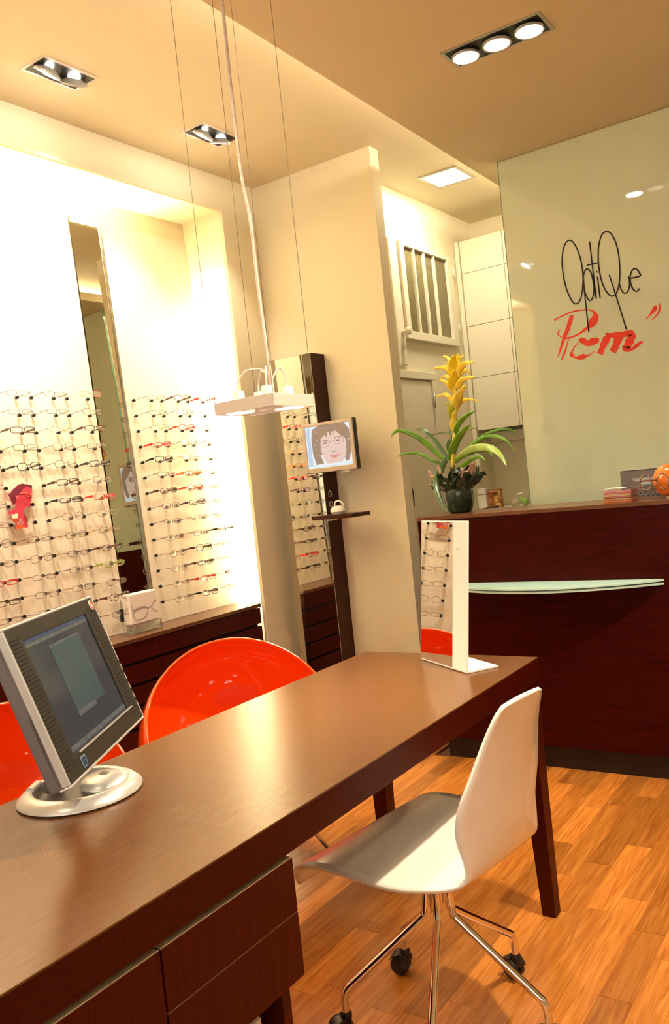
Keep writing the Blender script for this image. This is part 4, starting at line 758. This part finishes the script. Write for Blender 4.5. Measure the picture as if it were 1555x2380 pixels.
# computer screen seen from behind
t = thing('reception_monitor', 'dark grey monitor seen from behind, at the right end of the counter', 'monitor', (-.86, 3.76, .757))
RX = Vector((1, 0, 0)); 
box(-1.065, -.66, 3.75, 3.775, .93, 1.214).build('rear_shell', GREYP, t, .004)
MB().taper((-1.02, 3.75, .95), (-.70, 3.75, .95), (-.70, 3.75, 1.18), (-1.02, 3.75, 1.18), (-.97, 3.725, .98), (-.75, 3.725, .98), (-.75, 3.725, 1.15), (-.97, 3.725, 1.15)).build('rear_bulge', GREYP, t, .003)
box(-1.066, -.659, 3.748, 3.777, 1.2145, 1.2185).build('top_trim', SILVER, t)
m = MB()
for i in range(14):
    for j in range(4): m.box(-.99+i*.02+.01*(j % 2), -.985+i*.02+.01*(j % 2), 3.7235, 3.7247, 1.10+j*.012, 1.104+j*.012)
o = m.build('vent_holes', BLACK, t); o['kind'] = 'stuff'
box(-.90, -.82, 3.775, 3.80, .78, 1.05).build('neck', GREYP, t); box(-.97, -.75, 3.72, 3.88, .7575, .78).build('foot', GREYP, t, .003)
# orange ball display head wearing spectacles
t = thing('orange_display_head', 'glossy orange ball shaped display head wearing metal glasses, at the frame edge', 'display head', (-.792, 3.46, 1.1005))
hc = Vector((-.790, 3.46, 1.168))
MB().lathe([(0, -.066), (.03, -.060), (.052, -.045), (.066, -.01), (.066, .015), (.055, .042), (.035, .060), (.012, .066), (0, .064)], hc, (0, 0, 1), 32).build('head', mat('orange_lacquer', (.72, .18, .02), .2, var=.35, scale=9, coat=.6), t)
MB().lathe([(0, -.068), (.028, -.068), (.028, -.058), (0, -.058)], hc, (0, 0, 1), 20).build('foot_ring', STEEL, t)
fm = MB()
for cx_ in (-.866, -.802):
    fm.tube([(cx_+.022*math.cos(a), 3.385, 1.170+.030*math.sin(a)) for a in [2*math.pi*k/20 for k in range(20)]], .0028, 6, closed=True)
fm.tube([(-.844, 3.385, 1.176), (-.834, 3.381, 1.180), (-.824, 3.385, 1.176)], .004, 6).tube([(-.888, 3.386, 1.176), (-.895, 3.39, 1.176), (-.880, 3.44, 1.176), (-.85, 3.46, 1.172)], .0035, 6)
fm.build('metal_glasses', mat('bronze_metal', (.35, .24, .16), .25, .9), t)

# ------------------------------------------------------------------ lamps
def recess(loc, sx, sy, n, aims, label, aligned='y', power=60, zc=3.03, frame=ALU, group=None, tilt=True, dim=None, ang=75, rd=.055):
    x, y = loc; t = thing('ceiling_spotlight', label, 'ceiling light', (x, y, zc), group); z0 = zc-.003
    f = .012
    MB().box(x-sx/2, x+sx/2, y-sy/2, y-sy/2+f, z0, zc).box(x-sx/2, x+sx/2, y+sy/2-f, y+sy/2, z0, zc).box(x-sx/2, x-sx/2+f, y-sy/2+f, y+sy/2-f, z0, zc).box(x+sx/2-f, x+sx/2, y-sy/2+f, y+sy/2-f, z0, zc).build('frame', frame, t)
    box(x-sx/2+f, x+sx/2-f, y-sy/2+f, y+sy/2-f, zc-.0015, zc-.0005).build('dark_recess', BLACK, t)
    for k in range(n):
        u = (k-(n-1)/2)/n
        c_ = Vector((x+(sx-f)*u if aligned == 'x' else x, y+(sy-f)*u if aligned == 'y' else y, zc))
        d = (Vector(aims[k])-c_).normalized(); q = c_-Vector((0, 0, .012 if not tilt else .020))
        dd = d if tilt else Vector((0, 0, -1))
        s_ = MB().lathe([(rd*.5, -.022), (rd, -.004), (rd, .004), (rd*.9, .004), (rd*.9, -.001), (rd*.5, -.012)], q, dd, 28).build('lamp_ring', SILVER, t)
        MB().lathe([(0, 0), (rd*.88, 0), (rd*.88, .001), (0, .001)], q+dd*.001, dd, 28).build('lamp_disc', DISC if not (dim and k in dim) else DISC2, t)
        spot(q+dd*.012, aims[k], power[k] if isinstance(power, (list, tuple)) else power, ang[k] if isinstance(ang, (list, tuple)) else ang, .8, .014)
    return t
g = 'spotlights over the display niche'
for y, lb, aims_, pw, an in ((2.30, 'bright twin recessed spotlight at the upper left, over the left display board', ((-3.30, 2.08, 2.0), (-3.30, 2.62, 2.0)), (85, 90), (74, 74)),
                  (3.18, 'bright twin recessed spotlight near the partition corner, over the right display board', ((-3.30, 2.98, 2.0), (-3.20, 3.60, 1.45)), (58, 50), (66, 60)),
                  (1.42, 'twin recessed spotlight over the left end of the display wall', ((-3.3, 1.2, 2.0), (-3.3, 1.75, 2.0)), (115, 115), (78, 78))):
    recess((-2.69, y), .15, .27, 2, aims_, lb, power=pw, group=g, ang=an)
area((-3.17, 1.95, 2.995), (-3.17, 1.95, 0), .16, 2.3, 112, WARM2)
area((-3.19, 3.74, 1.55), (-3.19, 0, 1.55), .14, 1.75, 34, WARM2)
recess((-1.20, 3.14), .40, .165, 3, [(-1.33, 3.0, 0), (-1.2, 3.12, 0), (-1.05, 3.1, 0)], 'recessed steel triple downlight in the lower ceiling', 'x', [34, 4, 34], 2.90, STEEL, None, False, (1,), 100)
t = thing('square_ceiling_light', 'square cool white ceiling light panel behind the partition', 'ceiling light', (-2.17, 4.665, 3.03))
MB().box(-2.295, -2.045, 4.53, 4.55, 3.022, 3.03).box(-2.295, -2.045, 4.78, 4.80, 3.022, 3.03).box(-2.295, -2.275, 4.55, 4.78, 3.022, 3.03).box(-2.065, -2.045, 4.55, 4.78, 3.022, 3.03).build('frame', STEEL, t)
box(-2.275, -2.065, 4.55, 4.78, 3.024, 3.029).build('diffuser', PANEL, t)
area((-1.45, 5.0, 2.99), (-1.9, 5.0, 1.4), .3, .3, 15, (1, .9, .7))  # unseen lamp added behind the glass wall to brighten the passage
area((-2.17, 4.665, 3.018), (-2.17, 4.665, 0), .2, .22, 15, (1, .88, .66))

# pendant lamp over the desk
px0, px1, py0, py1, pz0, pz1 = -1.460, -1.266, 1.622, 1.790, 1.500, 1.531
t = thing('pendant_lamp', 'square white aluminium pendant lamp with four spots hanging over the desk', 'pendant lamp', ((px0+px1)/2, (py0+py1)/2, pz0))
th = .004
MB().box(px0, px1, py0, py0+th, pz0, pz1).box(px0, px1, py1-th, py1, pz0, pz1).box(px0, px0+th, py0+th, py1-th, pz0, pz1).box(px1-th, px1, py0+th, py1-th, pz0, pz1).build('frame', ALU, t, .0008)
xm, ym = (px0+px1)/2, (py0+py1)/2
MB().box(xm-.003, xm+.003, py0+th, py1-th, pz0+.004, pz0+.012).box(px0+th, px1-th, ym-.003, ym+.003, pz0+.004, pz0+.012).build('cross_bar', mat('copper_toned_inside', (.50, .26, .17), .3, .5), t)
k = 0
for sx_ in (-1, 1):
    for sy_ in (-1, 1):
        cx_, cy_ = xm+sx_*.047, ym+sy_*.042; on = (sx_ == -1 and sy_ == -1) or (sx_ == 1 and sy_ == 1)
        MB().lathe([(.037, .0), (.038, .003), (.036, .006), (.026, .018), (.013, .030)], (cx_, cy_, pz0+.001), (0, 0, 1), 24).build('reflector', mat('reflector_glass_%d' % k, (.8, .72, .6), .15, .6, emis=(1, .85, .6), est=.8 if on else .12), t)
        MB().lathe([(0, 0), (.034, 0), (.034, .001), (0, .001)], (cx_, cy_, pz0+.0025), (0, 0, 1), 24).build('lamp_disc', DISC if on else DISC3, t)
        MB().lathe([(.012, .028), (.0155, .030), (.0145, .056), (.008, .058), (0, .058)], (cx_, cy_, pz0), (0, 0, 1), 18).build('socket', mat('glowing_ceramic_%d' % k, (.86, .74, .70), .35, emis=(1, .8, .65), est=.25), t)  # faint glow put into the ceramic socket, which is no lamp itself
        hubp = Vector((-1.335, 1.70, 1.575))
        mid = Vector((cx_, cy_, pz0+.058)); MB().tube(smoothpts([mid, mid+Vector((0, 0, .018)), mid*.65+hubp*.35+Vector((0, 0, .042)), hubp+Vector((0, 0, .02-.012*k)), hubp+Vector((.006, .0, -.045))], 6), .0026, 6).build('lead_wire', CORD, t)
        spot((cx_, cy_, pz0-.004), (cx_+sx_*.05, cy_+sy_*.03, 0), 16 if on else 7, 85, .8, .025)
        k += 1
for (cx_, cy_) in ((px0+.002, py0+.002), (px1-.002, py0+.002), (px0+.002, py1-.002), (px1-.002, py1-.002)):
    MB().tube([(cx_, cy_, pz1-.012), (cx_, cy_, 2.8995)], .00075, 5).build('suspension_wire', WIRE, t)
    MB().tube([(cx_, cy_, pz1-.016), (cx_, cy_, pz1+.004)], .0022, 8).build('wire_clamp', STEEL, t)
cp = smoothpts([(-1.325, 1.70, 1.515), (-1.330, 1.70, 1.62), (-1.338, 1.70, 1.80), (-1.340, 1.70, 1.98), (-1.352, 1.70, 2.10), (-1.356, 1.70, 2.35), (-1.352, 1.70, 2.65), (-1.352, 1.70, 2.8995)], 6)
MB().tube(cp, .0042, 8).build('supply_cord', CORD, t)
bpy.context.view_layer.update()
